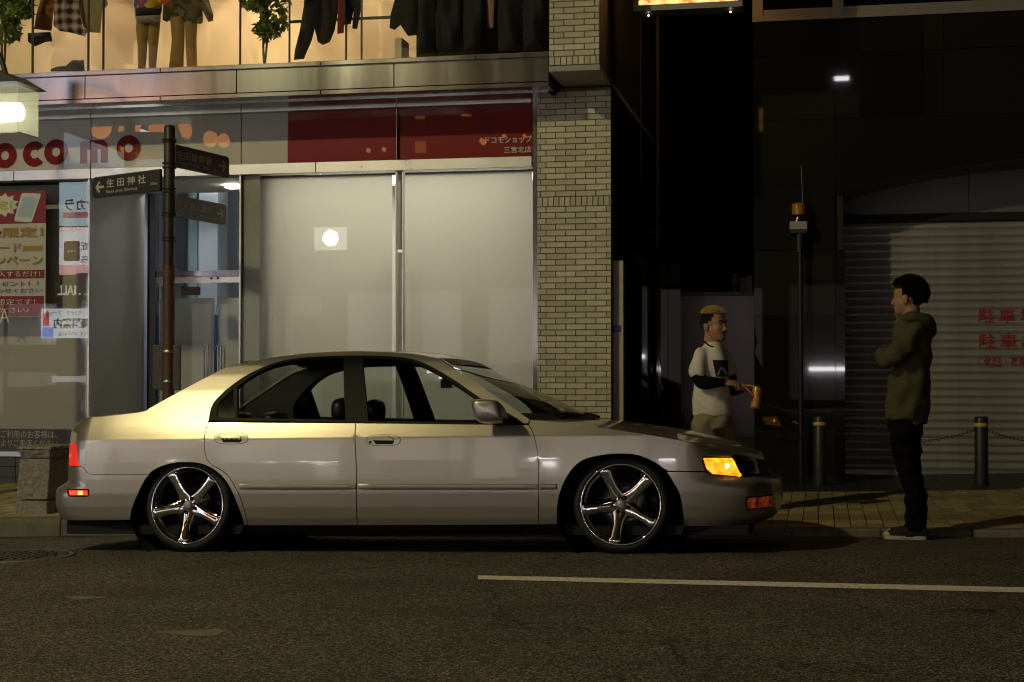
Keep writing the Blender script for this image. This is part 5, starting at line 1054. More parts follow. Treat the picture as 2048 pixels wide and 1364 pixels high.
panel('turn_lamp', [(sf0, zf1 - .005), (sf0 + .28, zf1 - .004), (sf0 + .28, zf0 + .004), (sf0 + .006, zf0 + .004)], M_FOG, isz=True, gap=0, off=.003, flange=.006)
# moulding strips, half round, on doors and fender
def strip(name, px0, px1, parent, y0=967.5, y1=979.5, bulge=.014):
    for side in (0, 1):
        rings = []
        n = 14
        for i in range(n + 1):
            px = px0 + (px1 - px0) * i / n; tz = .35 if i in (0, n) else 1.; ym = (y0 + y1) / 2; s_, zc = SZ(px, ym); h = (SZ(px, y0)[1] - SZ(px, y1)[1]) / 2 * (.86 if i in (0, n) else 1)
            ring = []
            for a in (-1, -.95, -.5, .1, .62, .95, 1):
                z_ = zc + a * h; p = surf(s_, z_); nn = snorm(s_, z_); k = bulge * tz * (1 if abs(a) < .8 else (.55 if abs(a) < .99 else -.1)) * (1.12 if .0 < a < .8 else 1); q = p + nn * k; ring.append(Vector((q[0], -q[1] if side else q[1], q[2])))
            rings.append(ring)
        mb = MB(); mb.loft(rings, True, False); o = mb.obj(name, M_MOULD, parent[side] if parent else car); o.matrix_basis = MC; o.matrix_parent_inverse = MC.inverted(); bevel(o, .002, 2)
strip('side_moulding', 479, 711.5, rd); strip('side_moulding', 716.5, 1075.5, fd); strip('side_moulding', 1079.5, 1114.5, None)
# sill skirt
panel('side_skirt', [(491, 1053), (800, 1052.5), (1113, 1051.5), (1113, 1068), (800, 1070), (492, 1072)], M_TRIMB, gap=0, off=-.006, flange=.05)
# window frames and glass
outer_w = win_top + [(1050, 849), (880, 847.5), (711, 845.5), (560, 843), (417, 841)]
q_h = [(433, 835), (436, 808), (467, 778), (468.5, 835.5)]; r_h = [(475, 836)] + sp([(475, 774), (500, 755), (530, 738.5), (570, 725.5), (620, 718.5), (688, 716)], 4) + [(691, 840)]
f_h = [(737, 842)] + sp([(726, 717.5), (771, 717.5), (820, 723), (860, 738.5), (905, 766), (956, 803), (978, 845)], 4)
panel('window_frame', outer_w, M_TRIMB, gap=.001, off=.002, holes=[q_h, r_h, f_h], step=(.04, .03), flange=.03)
panel('quarter_glass', q_h, mat('black_glass', (.006, .006, .006), .05, coat=1), gap=0, off=-.006, flange=0, step=(.05, .05))
panel('rear_door_glass', r_h, G_CAR, gap=0, off=-.006, flange=0, step=(.05, .05), parent=rd); panel('front_door_glass', f_h, G_CAR, gap=0, off=-.006, flange=0, step=(.05, .05), parent=fd)
# handles
def oval(cx_, cy_, rx, ry, n=28, p=2.8): return [(cx_ + rx * np.sign(math.cos(a)) * abs(math.cos(a)) ** (2 / p), cy_ + ry * np.sign(math.sin(a)) * abs(math.sin(a)) ** (2 / p)) for a in np.linspace(0, 2 * math.pi, n, endpoint=False)]
for (cx_, cy_, dr) in ((462.5, 877, rd), (767, 880.5, fd)):
    panel('handle_gap', oval(cx_, cy_, 34.2, 11.6), M_VOID, gap=0, off=.0012, flange=.003, step=(.03, .02), parent=dr)
    pl_ = panel('handle_plate', oval(cx_, cy_, 33.2, 10.7), M_PAINT, gap=0, off=.0035, flange=.004, step=(.03, .02), parent=dr)
    panel('handle_recess', [(cx_ - 20, cy_ - 8), (cx_ + 10, cy_ - 8), (cx_ + 20, cy_ - 3.5), (cx_ + 21.5, cy_ + 4), (cx_ + 18, cy_ + 8), (cx_ - 15, cy_ + 8), (cx_ - 20, cy_ + 1)], M_VOID, gap=0, off=.0045, flange=.003, step=(.03, .02), parent=dr)
    panel('door_handle', [(cx_ - 19, cy_ - 7), (cx_ + 9, cy_ - 7), (cx_ + 18.5, cy_ - 2.8), (cx_ + 20, cy_ + .5), (cx_ - 19, cy_ + .2)], M_PAINT, gap=0, off=.0105, flange=.008, step=(.03, .01), parent=dr)
    if cx_ > 700: panel('key_lock', oval(cx_ - 26, cy_ + 4, 3, 2.8, 14, 2), M_VOID, gap=0, off=.0055, flange=.003, step=(.03, .02), parent=dr)
# ---- top surfaces: hood, boot lid, roof, screens (grids between the near edge and the centre line)
def top_sheet(name, near, mid, m, rows=40, cols=24, pw=2.3, flange=.012, off=0., px=2.0, parent=None, edge_px=True):
    """near: photo pixels on the body side; mid: photo pixels on the centre plane"""
    def resample(pts, n):
        P = np.array(pts, float); l = np.concatenate([[0], np.cumsum(np.linalg.norm(np.diff(P, axis=0), axis=1))]); t = np.linspace(0, l[-1], n); return np.stack([np.interp(t, l, P[:, k]) for k in range(P.shape[1])], 1)
    E_ = resample([surf(*SZ(*p)) for p in near], rows); C_ = resample([lray_y(p[0], p[1], 0) if len(p) == 2 else p for p in mid], rows); vs = np.linspace(-1, 1, 2 * cols + 1); G = np.zeros((rows, len(vs), 3))
    for j, v in enumerate(vs):
        a = abs(v); G[:, j, 0] = C_[:, 0] + (E_[:, 0] - C_[:, 0]) * a ** px; G[:, j, 1] = -E_[:, 1] * v; G[:, j, 2] = C_[:, 2] + (E_[:, 2] - C_[:, 2]) * a ** pw
    du = np.gradient(G, axis=0); dv = np.gradient(G, axis=1); Nn = np.cross(du, dv); Nn /= np.linalg.norm(Nn, axis=2, keepdims=True)
    if Nn[..., 2].mean() < 0: Nn = -Nn
    G = G + Nn * off; W = len(vs); T = [(i * W + j, i * W + j + 1, (i + 1) * W + j + 1, (i + 1) * W + j) for i in range(rows - 1) for j in range(W - 1)]
    return finish(name, G.reshape(-1, 3), T, Nn.reshape(-1, 3), m, parent or car, flange, False)[0]
nose = sp([(1185, 838), (1270, 845), (1356, 857), (1407, 866.5), (1480, 886.5), (1514, 901), (1527, 910), (1531, 918)])
top_sheet('bonnet', [(p[0], p[1] - .4) for p in hseam], nose, M_PAINT, 60, 26, 2.2)
top_sheet('boot_lid', [(p[0] + .5, p[1] - .4) for p in deck], sp([lray_y(98, 836, 0) * np.array([0, 1, 0]) + np.array([-2.30, 0, lray_y(157, 834, 0)[2] + .0]), (-2.0, 0, lray_y(220, 823, 0)[2]), (-1.75, 0, lray_y(286, 817.5, 0)[2] + .006), (-1.66, 0, lray_y(290, 815, 0)[2] + .015)], 6), M_PAINT, 40, 24, 2.2)
ws_m = [(930, 720), (1010, 756), (1095, 791), (1188, 837)]; rg_m = [(-1.66, 0, .83), (-1.40, 0, 1.0), (-1.14, 0, 1.145), (-.96, 0, 1.215)]
roof_m = sp([(-.96, 0, 1.215), (-.80, 0, 1.235), (-.5, 0, 1.251), (-.15, 0, 1.250), (.06, 0, 1.234), (.16, 0, 1.222)], 6) + [tuple(lray_y(930, 720, 0))]
top_sheet('roof_panel', [(p[0], p[1] - .3) for p in rail], roof_m, M_PAINT, 50, 26, 2.6)
top_sheet('windscreen', [(p[0] + 3.5, p[1] - .5) for p in apil], ws_m, G_WIND, 24, 16, 2.0, 0, -.004)
top_sheet('rear_screen', [(p[0] - 2, p[1]) for p in glass_r], rg_m, G_WIND, 24, 16, 2.0, 0, -.004)
# black bands round the screens: roof edge and scuttle
top_sheet('screen_band', [(878, 717), (899, 731)], [(930, 720), (958, 732)], M_TRIMB, 4, 16, 2.0, 0, .002); top_sheet('scuttle', [(1040, 827), (1062, 842)], [(1168, 828), (1196, 838)], M_TRIMB, 4, 16, 2.0, 0, .003)
top_sheet('rear_band', [(480, 727), (495, 722.5)], [(-1.03, 0, 1.19), (-.955, 0, 1.217)], M_TRIMB, 4, 16, 2.0, 0, .002)
# inner linings
panel('pillar_lining', [(p[0] + (1.5 if p[0] < 600 else -1.5), p[1] + 1) for p in glass_r[2:] + rail[1:] + apil[1:-3]] + [(1040, 840)] + [(p[0], p[1] + 2) for p in win_top[::-1] if p[0] < 1035] + [(400, 842), (330, 838), (310, 826)], M_INT, gap=.004, off=-.022, flange=0, step=(.06, .05))
top_sheet('roof_lining', [(p[0], p[1] + 1) for p in rail], roof_m, M_INT, 30, 14, 2.6, 0, -.028)
# ---- dark shell behind the panels, wheel housings, floor
hub = {}
for k, (px, py) in (('f', (1241, 1010)), ('r', (373, 1011))): hub[k] = lray_y(px, py, -.83)
def arc_pts(c, r, n=18): return [(c[0] + r * math.cos(a), c[2] + r * math.sin(a)) for a in np.linspace(math.pi, 0, n)]
bt_ = .15
low = [(S_R, .2), (np.interp(hub['r'][0] - .395, PL[:, 0], sl), .2)] + [(np.interp(x_, PL[:, 0], sl), z_) for x_, z_ in arc_pts(hub['r'], .385)] + [(np.interp(hub['r'][0] + .395, PL[:, 0], sl), bt_), (np.interp(hub['f'][0] - .395, PL[:, 0], sl), bt_)] + [(np.interp(x_, PL[:, 0], sl), z_) for x_, z_ in arc_pts(hub['f'], .385)] + [(np.interp(hub['f'][0] + .395, PL[:, 0], sl), .18), (S_F, .2)]
panel('inner_shell', low + [(S_F, .53), (SZ(1404, 900)[0], SZ(1404, 897)[1]), (SZ(1060, 850)[0], SZ(1060, 846)[1]), (SZ(417, 845)[0], SZ(417, 845)[1]), (SZ(170, 850)[0], SZ(170, 850)[1]), (S_R, .74)], M_VOID, isz=True, gap=0, off=-.03, flange=0, step=(.06, .05))
fl = MB(); fl.box(-2.2, 2.1, -.76, .76, .105, .16); o = fl.obj('floor_pan', M_VOID, car); o.matrix_basis = MC
for k in 'fr':
    for sg_ in (-1, 1):
        h_ = hub[k]; Mh = Matrix.Translation((h_[0], sg_ * .82, h_[2])) @ Matrix.Rotation(R(90) * -sg_, 4, 'X')
        o = MB().lathe([(.392, .0), (.392, -.34), (.0001, -.34)], Mh, 40).obj('wheel_housing', M_VOID, car); o.matrix_basis = MC
lip = MB().box(-2.25, -1.85, -.66, .66, .13, .2); o = lip.obj('rear_valance', M_VOID, car); o.matrix_basis = MC
o = MB().tube([(-2.36, .5, .16), (-1.9, .5, .17)], .035, 14).obj('exhaust_tip', M_CHROME, car); o.matrix_basis = MC
o = MB().tube([(-2.26, -.5, .125), (-2.2, -.5, .18)], .014, 8).obj('tow_hook', M_VOID, car); o.matrix_basis = MC
# ---- wheels
def cobj(mb, name, m, parent): return mb.obj(name, m, parent, M=MC)
M_DISC = mat('brake_disc', (.22, .21, .22), .35, .8); M_TYRE = mat('tyre', (.011, .011, .011), .7, var=.2, vscale=30)
RT = .288
def wheel(k, side, rot, camber, toe=0.):
    h_ = hub[k].copy(); drop = 0. if side < 0 else -.033
    W_ = Matrix.Translation((h_[0], side * .815, RT + .001 + drop)) @ Matrix.Rotation(R(90) * (-side), 4, 'X') @ Matrix.Rotation(R(camber), 4, 'X') @ Matrix.Rotation(R(toe), 4, 'Y')
    # local z of the wheel points outwards
    t = cobj(MB().lathe([(.236, -.004), (.246, .003), (.262, .002), (.276, -.010), (.286, -.028), (RT, -.05), (RT, -.165), (.285, -.187), (.268, -.205), (.236, -.2)], W_, 72), 'wheel', M_TYRE, car)
    rim = cobj(MB().lathe([(.2395, -.006), (.2415, .003), (.2385, .008), (.2325, .008), (.2290, .003), (.2270, -.008), (.2245, -.030), (.2130, -.042), (.2080, -.06), (.2060, -.19)], W_, 96), 'rim', M_CHROME, t)
    cobj(MB().lathe([(.206, -.185), (.06, -.18), (.0001, -.18)], W_, 48), 'rim_back', M_VOID, t)
    for i in range(5):
        a = R(rot + 72 * i); Ms = W_ @ Matrix.Rotation(a, 4, 'Z'); rings = []
        for r, w, d, z0, tip in ((.034, .050, .034, -.030, 0), (.06, .044, .036, -.026, 0), (.085, .037, .037, -.022, 0), (.11, .0330, .037, -.018, 0), (.14, .0310, .036, -.013, 0), (.17, .0315, .034, -.008, 0), (.20, .0335, .031, -.003, 0), (.217, .0345, .027, .002, 0), (.227, .0310, .022, .004, 0), (.2335, .018, .014, .003, 0), (.237, .006, .006, .001, 0)):
            ring = []
            for q in range(16):
                an = 2 * math.pi * q / 16; cx_, cz_ = math.cos(an), math.sin(an); zz_ = (abs(cz_) ** (.75 if cz_ > 0 else 1.)) * (1 if cz_ > 0 else -1); ring.append(Ms @ Vector((r, w * 1.13 * cx_, z0 - .010 + (d * .55 if cz_ > 0 else d) * zz_)))
            rings.append(ring)
        cobj(MB().loft(rings, True, True), 'spoke', M_CHROME, t)
    hubp = []
    for q in range(60):
        a = 2 * math.pi * q / 60; hubp.append(.055 + .017 * max(0, math.cos(5 * (a - R(rot)))) ** 1.2)
    rings = [[W_ @ Vector((hubp[q] * f_ * math.cos(2 * math.pi * q / 60), hubp[q] * f_ * math.sin(2 * math.pi * q / 60), z_)) for q in range(60)] for f_, z_ in ((1, -.07), (1, -.034), (.93, -.024), (.6, -.018), (.01, -.016))]
    cobj(MB().loft(rings, False, True), 'hub', M_CHROME, t)
    cobj(MB().lathe([(.0305, -.03), (.0305, -.006), (.028, .0), (.018, .004), (.0001, .005)], W_, 32), 'centre_cap', mat('cap_grey', (.30, .29, .28), .35, .8, bump=.4, bscale=120), t)
    for i in range(4):
        a = R(rot + 20 + 90 * i); c_ = W_ @ Vector((.046 * math.cos(a), .046 * math.sin(a), -.012)); cobj(MB().sphere(c_, .0105, 12, 8), 'lug_nut', mat('nut_black', (.015, .015, .016), .15, .8), t)
    cobj(MB().lathe([(.12, -.10), (.12, -.112), (.045, -.112), (.045, -.095), (.0001, -.095)] if k == 'r' else [(.138, -.098), (.138, -.118), (.06, -.118), (.06, -.09), (.0001, -.09)], W_, 48), 'brake_disc', M_DISC, t)
    return t
for k, rot, cam_ in (('f', 43, -4.), ('r', 47, -5.)):
    for side in (-1, 1): wheel(k, side, rot if side < 0 else 180 - rot, (cam_ if side < 0 else -cam_))
# ---- mirrors
def mirror(sg_):
    c0_ = surf(*SZ(1018, 838)); Pp = []
    def at(px, py, y): p = lray_y(px, py, y); p[1] *= -1 if sg_ > 0 else 1; return Vector(p)
    secs = [(-.875, 1014, 814, 846, 996), (-.90, 1010, 803, 848, 962), (-.93, 1007, 799, 848, 948), (-.99, 1004, 797.5, 845, 945.5), (-1.02, 1001, 798, 842, 946), (-1.036, 996, 801, 838, 949), (-1.042, 988, 806, 832, 955), (-1.0445, 978, 814, 824, 965)]
    rings = []
    for y, x1_, t_, b_, x0_ in secs:
        cx_, cy_, rx, ry = (x0_ + x1_) / 2, (t_ + b_) / 2, (x1_ - x0_) / 2, (b_ - t_) / 2
        rings.append([at(a + (bq - cy_) * .25, bq, y) for a, bq in oval(cx_, cy_, rx, ry, 28, 4.2)])
    mr = cobj(MB().loft(rings, True, True), 'door_mirror', M_PAINT, fd[0 if sg_ < 0 else 1])
    sub = mr.modifiers.new('smooth', 'SUBSURF'); sub.levels = 1; sub.render_levels = 1
    c_ = MB().loft([[at(a, bq, y) for a, bq in ((985, 838), (1022, 838), (1030, 850), (990, 852))] for y in (-.80, -.91)], True, False); cobj(c_, 'mirror_foot', M_TRIMB, fd[0 if sg_ < 0 else 1])
mirror(-1); mirror(1)
# ---- cabin
def pill(name, c, r, m, parent, k=2.6):
    rings = []
    for j in range(13):
        t = -1 + 2 * j / 12; q = max(.02, (1 - abs(t) ** k) ** (1 / k)); rings.append([Vector((c[0] + r[0] * q * np.sign(math.cos(a)) * abs(math.cos(a)) ** .8, c[1] + r[1] * q * np.sign(math.sin(a)) * abs(math.sin(a)) ** .8, c[2] + r[2] * t)) for a in np.linspace(0, 2 * math.pi, 20, endpoint=False)])
    return cobj(MB().loft(rings, True, True), name, m, parent)
hx = [lray_y(684, 826, -.37), lray_y(763, 826, .37)]; hxm = (hx[0][0] + hx[1][0]) / 2
for y_ in (-.37, .37):
    st = pill('front_seat', (hxm + .02, y_, .52), (.10, .25, .26), M_LEATH, car); pill('headrest', (hxm - .02, y_, .865), (.062, .115, .085), M_LEATH, st); pill('seat_cushion', (hxm + .32, y_, .31), (.28, .25, .10), M_LEATH, st)
rs = pill('rear_seat', (-1.12, 0, .55), (.14, .66, .25), M_LEATH, car)
for y_ in (-.33, .33): pill('headrest', (-1.2, y_, .815), (.08, .14, .055), M_LEATH, rs)
cobj(MB().box(-1.68, -1.16, -.66, .66, .72, .775), 'parcel_shelf', M_INT, car)
for y_ in (-.4, .4): pill('shelf_speaker', (-1.36, y_, .79), (.12, .10, .03), mat('shelf_tan', (.14, .10, .06), .8), car)
dsh = [(.62, .55), (.60, .70), (.68, .765), (.86, .775), (1.16, .765), (1.2, .55)]; mb = MB(); mb.add([(x_, -.70, z_) for x_, z_ in dsh] + [(x_, .70, z_) for x_, z_ in dsh], [tuple(range(6)), tuple(range(6, 12))[::-1]] + [(i, (i + 1) % 6, (i + 1) % 6 + 6, i + 6) for i in range(6)]); bevel(cobj(mb, 'dashboard', M_INT, car), .03, 3)
Ws = Matrix.Translation((.50, -.37, .70)) @ Matrix.Rotation(R(-65), 4, 'Y'); ring = [Ws @ Vector((.19 * math.cos(a), .19 * math.sin(a), 0)) for a in np.linspace(0, 2 * math.pi, 33)]
mb = MB(); mb.tube(ring, .016, 8, False); [mb.tube([Ws @ Vector((0, 0, -.02)), Ws @ Vector((.18 * math.cos(a), .18 * math.sin(a), 0))], .014, 6) for a in (0, 2.2, 4.1)]; cobj(mb, 'steering_wheel', M_LEATH, car)
pill('rear_view_mirror', lray_y(895, 757, 0), (.012, .11, .03), M_INT, car)
pp = lray_y(893, 763, .1); o_ = MB().box(pp[0] - .04, pp[0] + .04, pp[1] - .002, pp[1] + .002, pp[2] - .045, pp[2] + .02); cobj(o_, 'hanging_tag', mat('tag_red', (.14, .05, .05), .6, var=.5, vscale=60), car)
# wipers and the sticker on the screen
wp = [lray_y(1150, 829, -.30), lray_y(1178, 834, .05), lray_y(1196, 836, .3)]
for y_ in (-.35, .2):
    a_ = [Vector(lray_y(1120 + 40 * (y_ + .35), 834, y_ - .2)), Vector(lray_y(1150 + 50 * (y_ + .35), 831.5, y_)), Vector(lray_y(1170 + 50 * (y_ + .35), 833.5, y_ + .22))]; mb = MB(); mb.tube(a_, .011, 6); mb.tube([p_ + Vector((-.03, 0, .015)) for p_ in a_], .007, 6); cobj(mb, 'wiper', M_TRIMB, car)
b0 = np.array(lray_y(1118, 826, -.42)); e1 = np.array([.10, .30, -.02]); e1 /= np.linalg.norm(e1); e2 = np.array([-.86, .12, .50]); e2 /= np.linalg.norm(e2)
o = lettering('screen_sticker', 'S', M_WHITE, b0, e1, e2, w=.09, h=.11, parent=car, thick=.03, lift=.02); o.matrix_basis = MC

# ================================================================== PEOPLE
M_SKIN = mat('skin', (.36, .19, .105), .5, var=.08, vscale=25, bump=.05, bscale=200); M_HAIRK = mat('black_hair', (.005, .0045, .004), .85, spec=.2); M_HAIRY = mat('blond_hair', (.58, .43, .15), .45, var=.25, vscale=50)
M_LIP = mat('lips', (.25, .09, .06), .45); M_EYEW = mat('eye_white', (.22, .19, .16), .35); M_EYEK = mat('eye_dark', (.01, .008, .006), .1)
def organic(name, mb, voxel, iters, m, parent=None, disp=None, M=None):
    """closed pieces fused into one continuous skin by a voxel remesh, then smoothed"""
    me = mb.mesh(name + '_raw', None); o = bpy.data.objects.new(name + '_raw', me); COL.objects.link(o)
    r = o.modifiers.new('r', 'REMESH'); r.mode = 'VOXEL'; r.voxel_size = voxel; r.use_smooth_shade = True
    s = o.modifiers.new('s', 'SMOOTH'); s.factor = .5; s.iterations = iters
    dg = bpy.context.evaluated_depsgraph_get(); out = bpy.data.meshes.new_from_object(o.evaluated_get(dg)); bpy.data.objects.remove(o); bpy.data.meshes.remove(me)
    out.name = name; n = len(out.vertices); v = np.empty(n * 3); out.vertices.foreach_get('co', v); v = v.reshape(-1, 3)
    if disp is not None:
        nn = np.empty(n * 3); out.vertices.foreach_get('normal', nn); nn = nn.reshape(-1, 3); v = v + nn * disp(v)[:, None]; out.vertices.foreach_set('co', v.ravel())
    out.polygons.foreach_set('use_smooth', [True] * len(out.polygons)); out.materials.clear(); out.materials.append(m); out.update()
    return link(name, out, parent, M=M)
def slices(mb, rows, Y, n=28, p=2.3):
    """stack of ovals: (photo y, left px, right px, half depth, depth offset)"""
    rings = []
    for py, a, c, d, dy in rows:
        xa, xc = X(a, Y, py), X(c, Y, py); z = Z(py, Y, (a + c) / 2); cx_, rx = (xa + xc) / 2, (xc - xa) / 2
        rings.append([Vector((cx_ + rx * np.sign(math.cos(t)) * abs(math.cos(t)) ** (2 / p), Y + dy + d * np.sign(math.sin(t)) * abs(math.sin(t)) ** (2 / p), z)) for t in np.linspace(0, 2 * math.pi, n, endpoint=False)])
    mb.loft(rings, True, True); return mb
def limb(mb, pts, Y, n=16):
    """tapered limb through (px, py, depth offset, radius)"""
    P = spline([(X(a, Y + dy, c), Y + dy, Z(c, Y + dy, a), r) for a, c, dy, r in pts], 6); mb.tube([p[:3] for p in P], [p[3] for p in P], n); mb.sphere(P[0][:3], P[0][3]); mb.sphere(P[-1][:3], P[-1][3]); return mb
def folds(amp, seed, kz=1., fx=30):
    rng = np.random.RandomState(seed); ph = rng.uniform(0, 6, 6)
    def f(v): 
        a = np.sin(v[:, 0] * fx + 2.2 * np.sin(v[:, 2] * 9 * kz + ph[0]) + ph[1]); c = np.sin(v[:, 2] * 26 * kz + 2.5 * np.sin(v[:, 0] * 13 + ph[2]) + v[:, 1] * 12 + ph[3]); e = np.sin(v[:, 1] * 34 + v[:, 2] * 17 + ph[4])
        return amp * (.55 * a + .55 * c * np.abs(c) + .3 * e)
    return f
def hand(parent, c, fwd, up, side, m=M_SKIN, curl=.9, s=1.):
    """palm with four fingers and a thumb; fwd = towards the fingertips, up = back of the hand"""
    f = Vector(fwd).normalized(); u = (Vector(up) - f * Vector(up).dot(f)).normalized(); w = f.cross(u) * side; c = Vector(c); mb = MB()
    M = Matrix((( f.x, w.x, u.x, 0), (f.y, w.y, u.y, 0), (f.z, w.z, u.z, 0), (0, 0, 0, 1)))
    mb.sphere(c + f * .045 * s, .05 * s, 16, 10, (1, .82, .34), M)
    mb.tube([c - f * .03 * s, c + f * .02 * s], [.026 * s, .028 * s], 12)
    for i, (L_, o_) in enumerate(((.068, -.031), (.078, -.011), (.074, .010), (.058, .029))):
        p = c + f * .082 * s + w * o_ * s; pts = [p - f * .02 * s, p]; d = f
        for j in range(3):
            a = curl * (.55 + .25 * j) ; d = (d * math.cos(a) - u * math.sin(a)).normalized(); p = p + d * L_ * (.42, .32, .26)[j] * s; pts.append(p)
        mb.tube(pts, [.0095 * s, .0092 * s, .0088 * s, .008 * s, .0066 * s], 9); mb.sphere(pts[-1], .0066 * s, 8, 6)
    p = c + f * .02 * s - w * .038 * s; pts = [p, p + (f * .5 - w * .45 - u * .35) * .045 * s, p + (f * .95 - w * .3 - u * .75) * .065 * s, p + (f * 1.15 - w * .0 - u * 1.0) * .075 * s]
    mb.tube(pts, [.014 * s, .0115 * s, .010 * s, .0075 * s], 9); mb.sphere(pts[-1], .0075 * s, 8, 6)
    return organic('hand', mb, .0042, 3, m, parent)
def head(parent, c, yaw, s, neck_to, name='body', tilt=0.):
    """head and neck as one skin; local +x looks forward; yaw turns it about z"""
    H = Matrix.Translation(c) @ Matrix.Rotation(yaw, 4, 'Z') @ Matrix.Rotation(tilt, 4, 'Y') @ Matrix.Scale(s, 4); mb = MB()
    def el(p, r): mb.sphere(Vector((0, 0, 0)), 1, 20, 14, (1, 1, 1), H @ Matrix.Translation(p) @ Matrix.Diagonal((*r, 1)))
    el((-.010, 0, .035), (.098, .078, .088)); el((.020, 0, -.02), (.075, .068, .085)); el((.038, 0, -.066), (.050, .048, .042)); el((.066, 0, -.088), (.022, .026, .018)); el((.070, 0, .028), (.024, .052, .020))
    el((.050, .036, -.020), (.034, .026, .026)); el((.050, -.036, -.020), (.034, .026, .026))
    mb.tube([H @ Vector((.084, 0, .018)), H @ Vector((.096, 0, -.008)), H @ Vector((.108, 0, -.026)), H @ Vector((.088, 0, -.036))], [.009 * s, .010 * s, .0125 * s, .011 * s], 10)
    for q in (-1, 1): el((.094, q * .012, -.032), (.011, .009, .008)); el((-.012, q * .079, -.008), (.020, .010, .032)); el((-.010, q * .084, -.002), (.016, .006, .022))
    el((.083, 0, -.053), (.013, .024, .007)); el((.080, 0, -.064), (.013, .021, .008))
    mb.tube([H @ Vector((-.012, 0, -.03)), H @ Vector((-.022, 0, -.10)), Vector(neck_to)], [.056 * s, .054 * s, .066 * s], 18)
    b_ = organic(name, mb, .0055, 3, M_SKIN, parent)
    for q in (-1, 1):
        e = MB(); e.sphere(H @ Vector((.0700, q * .031, .006)), .0125 * s, 12, 8); e.obj('eye', M_EYEW, parent); e = MB(); e.sphere(H @ Vector((.0790, q * .0315, .0055)), .0058 * s, 10, 6); e.obj('iris', M_EYEK, parent)
        e = MB(); e.tube([H @ Vector((.093, q * .012, .029)), H @ Vector((.088, q * .034, .036)), H @ Vector((.072, q * .052, .030))], [.0045 * s, .005 * s, .003 * s], 6); e.obj('eyebrow', M_HAIRK, parent)
    return b_, H
def hair(name, parent, H, s, m, seed, n, region, length, droop=.4, back=(0, 0, 0), thick=.0045):
    rng = random.Random(seed); mb = MB()
    while n > 0:
        a = rng.uniform(0, 2 * math.pi); t = rng.uniform(0, 1); z = t; rr = math.sqrt(1 - z * z * .98); d = Vector((rr * math.cos(a), rr * math.sin(a), z * 2 - 1 if False else z))
        d = Vector((rng.gauss(0, 1), rng.gauss(0, 1), rng.gauss(0, 1))).normalized()
        if not region(d): continue
        n -= 1; p = Vector((-.010 + .097 * d.x, .079 * d.y, .035 + .088 * d.z)); g = (d + Vector(back) + Vector((rng.uniform(-.35, .35), rng.uniform(-.35, .35), rng.uniform(-.2, .3)))).normalized(); L_ = length * rng.uniform(.6, 1.25)
        q = p + g * L_ * .55; r = q + (g - Vector((0, 0, droop)) ).normalized() * L_ * .5; mb.tube([H @ (p - d * .006), H @ q, H @ r], [thick * s * 1.5, thick * s * 1.2, .0008], 4, True, True)
    return mb.obj(name, m, parent, fix=False, kind='stuff')
def cap(name, parent, H, m, region_scale, off, seed, cut):
    """close-fitting hair mass: part of an ellipsoid kept where cut(d) holds"""
    mb = MB(); R_, C_ = 30, 44; idx = {}; vs = []; fs = []; rng = np.random.RandomState(seed)
    for i in range(R_ + 1):
        for j in range(C_):
            th = math.pi * i / R_; ph = 2 * math.pi * j / C_; d = Vector((math.sin(th) * math.cos(ph), math.sin(th) * math.sin(ph), math.cos(th))); e = off(d) + rng.uniform(-.003, .004); idx[i, j] = len(vs)
            vs.append(tuple(H @ Vector((-.010 + (.098 + e) * d.x, (.079 + e) * d.y, .035 + (.088 + e) * d.z))))
    for i in range(R_):
        for j in range(C_):
            th = math.pi * (i + .5) / R_; ph = 2 * math.pi * (j + .5) / C_; d = Vector((math.sin(th) * math.cos(ph), math.sin(th) * math.sin(ph), math.cos(th)))
            if cut(d): fs.append((idx[i, j], idx[i + 1, j], idx[i + 1, (j + 1) % C_], idx[i, (j + 1) % C_]))
    mb.add(vs, fs, True); o = mb.obj(name, m, parent, fix=False)
    return o

# ---- the man in the green hooded jacket, arms folded, at the kerb
gp = on_ground(1815, 1078, road_z); YP1 = float(gp[1]); p1 = thing('person', 'person in olive hooded jacket and black trousers with folded arms', 'person', gp)
M_OLIVE = mat('olive_cloth', (.060, .054, .018), .9, var=.2, vscale=9, bump=.25, bscale=260); M_BLKC = mat('black_cloth', (.005, .005, .006), .9, spec=.08, var=.3, vscale=12)
hb, H1 = head(p1, Vector((X(1816.5, YP1, 598), YP1, Z(597, YP1, 1816))), R(180 - 26), 1.06, (X(1822, YP1), YP1 + .01, Z(650, YP1, 1822)))
mb = MB(); slices(mb, [(632, 1806, 1842, .075, .01), (640, 1796, 1854, .12, .01), (650, 1792, 1860, .17, .01), (668, 1787, 1863, .205, 0), (700, 1784, 1863, .19, 0), (735, 1784, 1862, .175, 0), (770, 1776, 1861, .18, 0), (800, 1771, 1860, .185, 0), (826, 1767, 1858, .19, 0), (838, 1768, 1855, .185, 0)], YP1)
slices(mb, [(826, 1800, 1858, .17, 0), (849, 1806, 1853, .16, 0)], YP1)
for q in (-1, 1):   # upper arms, forearms folded across the chest
    limb(mb, [(1832, 662, q * .17, .068), (1812, 690, q * .205, .068), (1786, 712, q * .20, .063), (1772, 718, q * .15, .058), (1768, 712, q * .04, .052), (1774, 704, -q * .08, .046)], YP1)
mb.sphere((X(1766, YP1), YP1 - .16, Z(712, YP1, 1766)), .055)
organic('hooded_jacket', mb, .0095, 5, M_OLIVE, p1, folds(.010, 3, 1.5, 56))
mb = MB(); # hood lying on the back, and collar
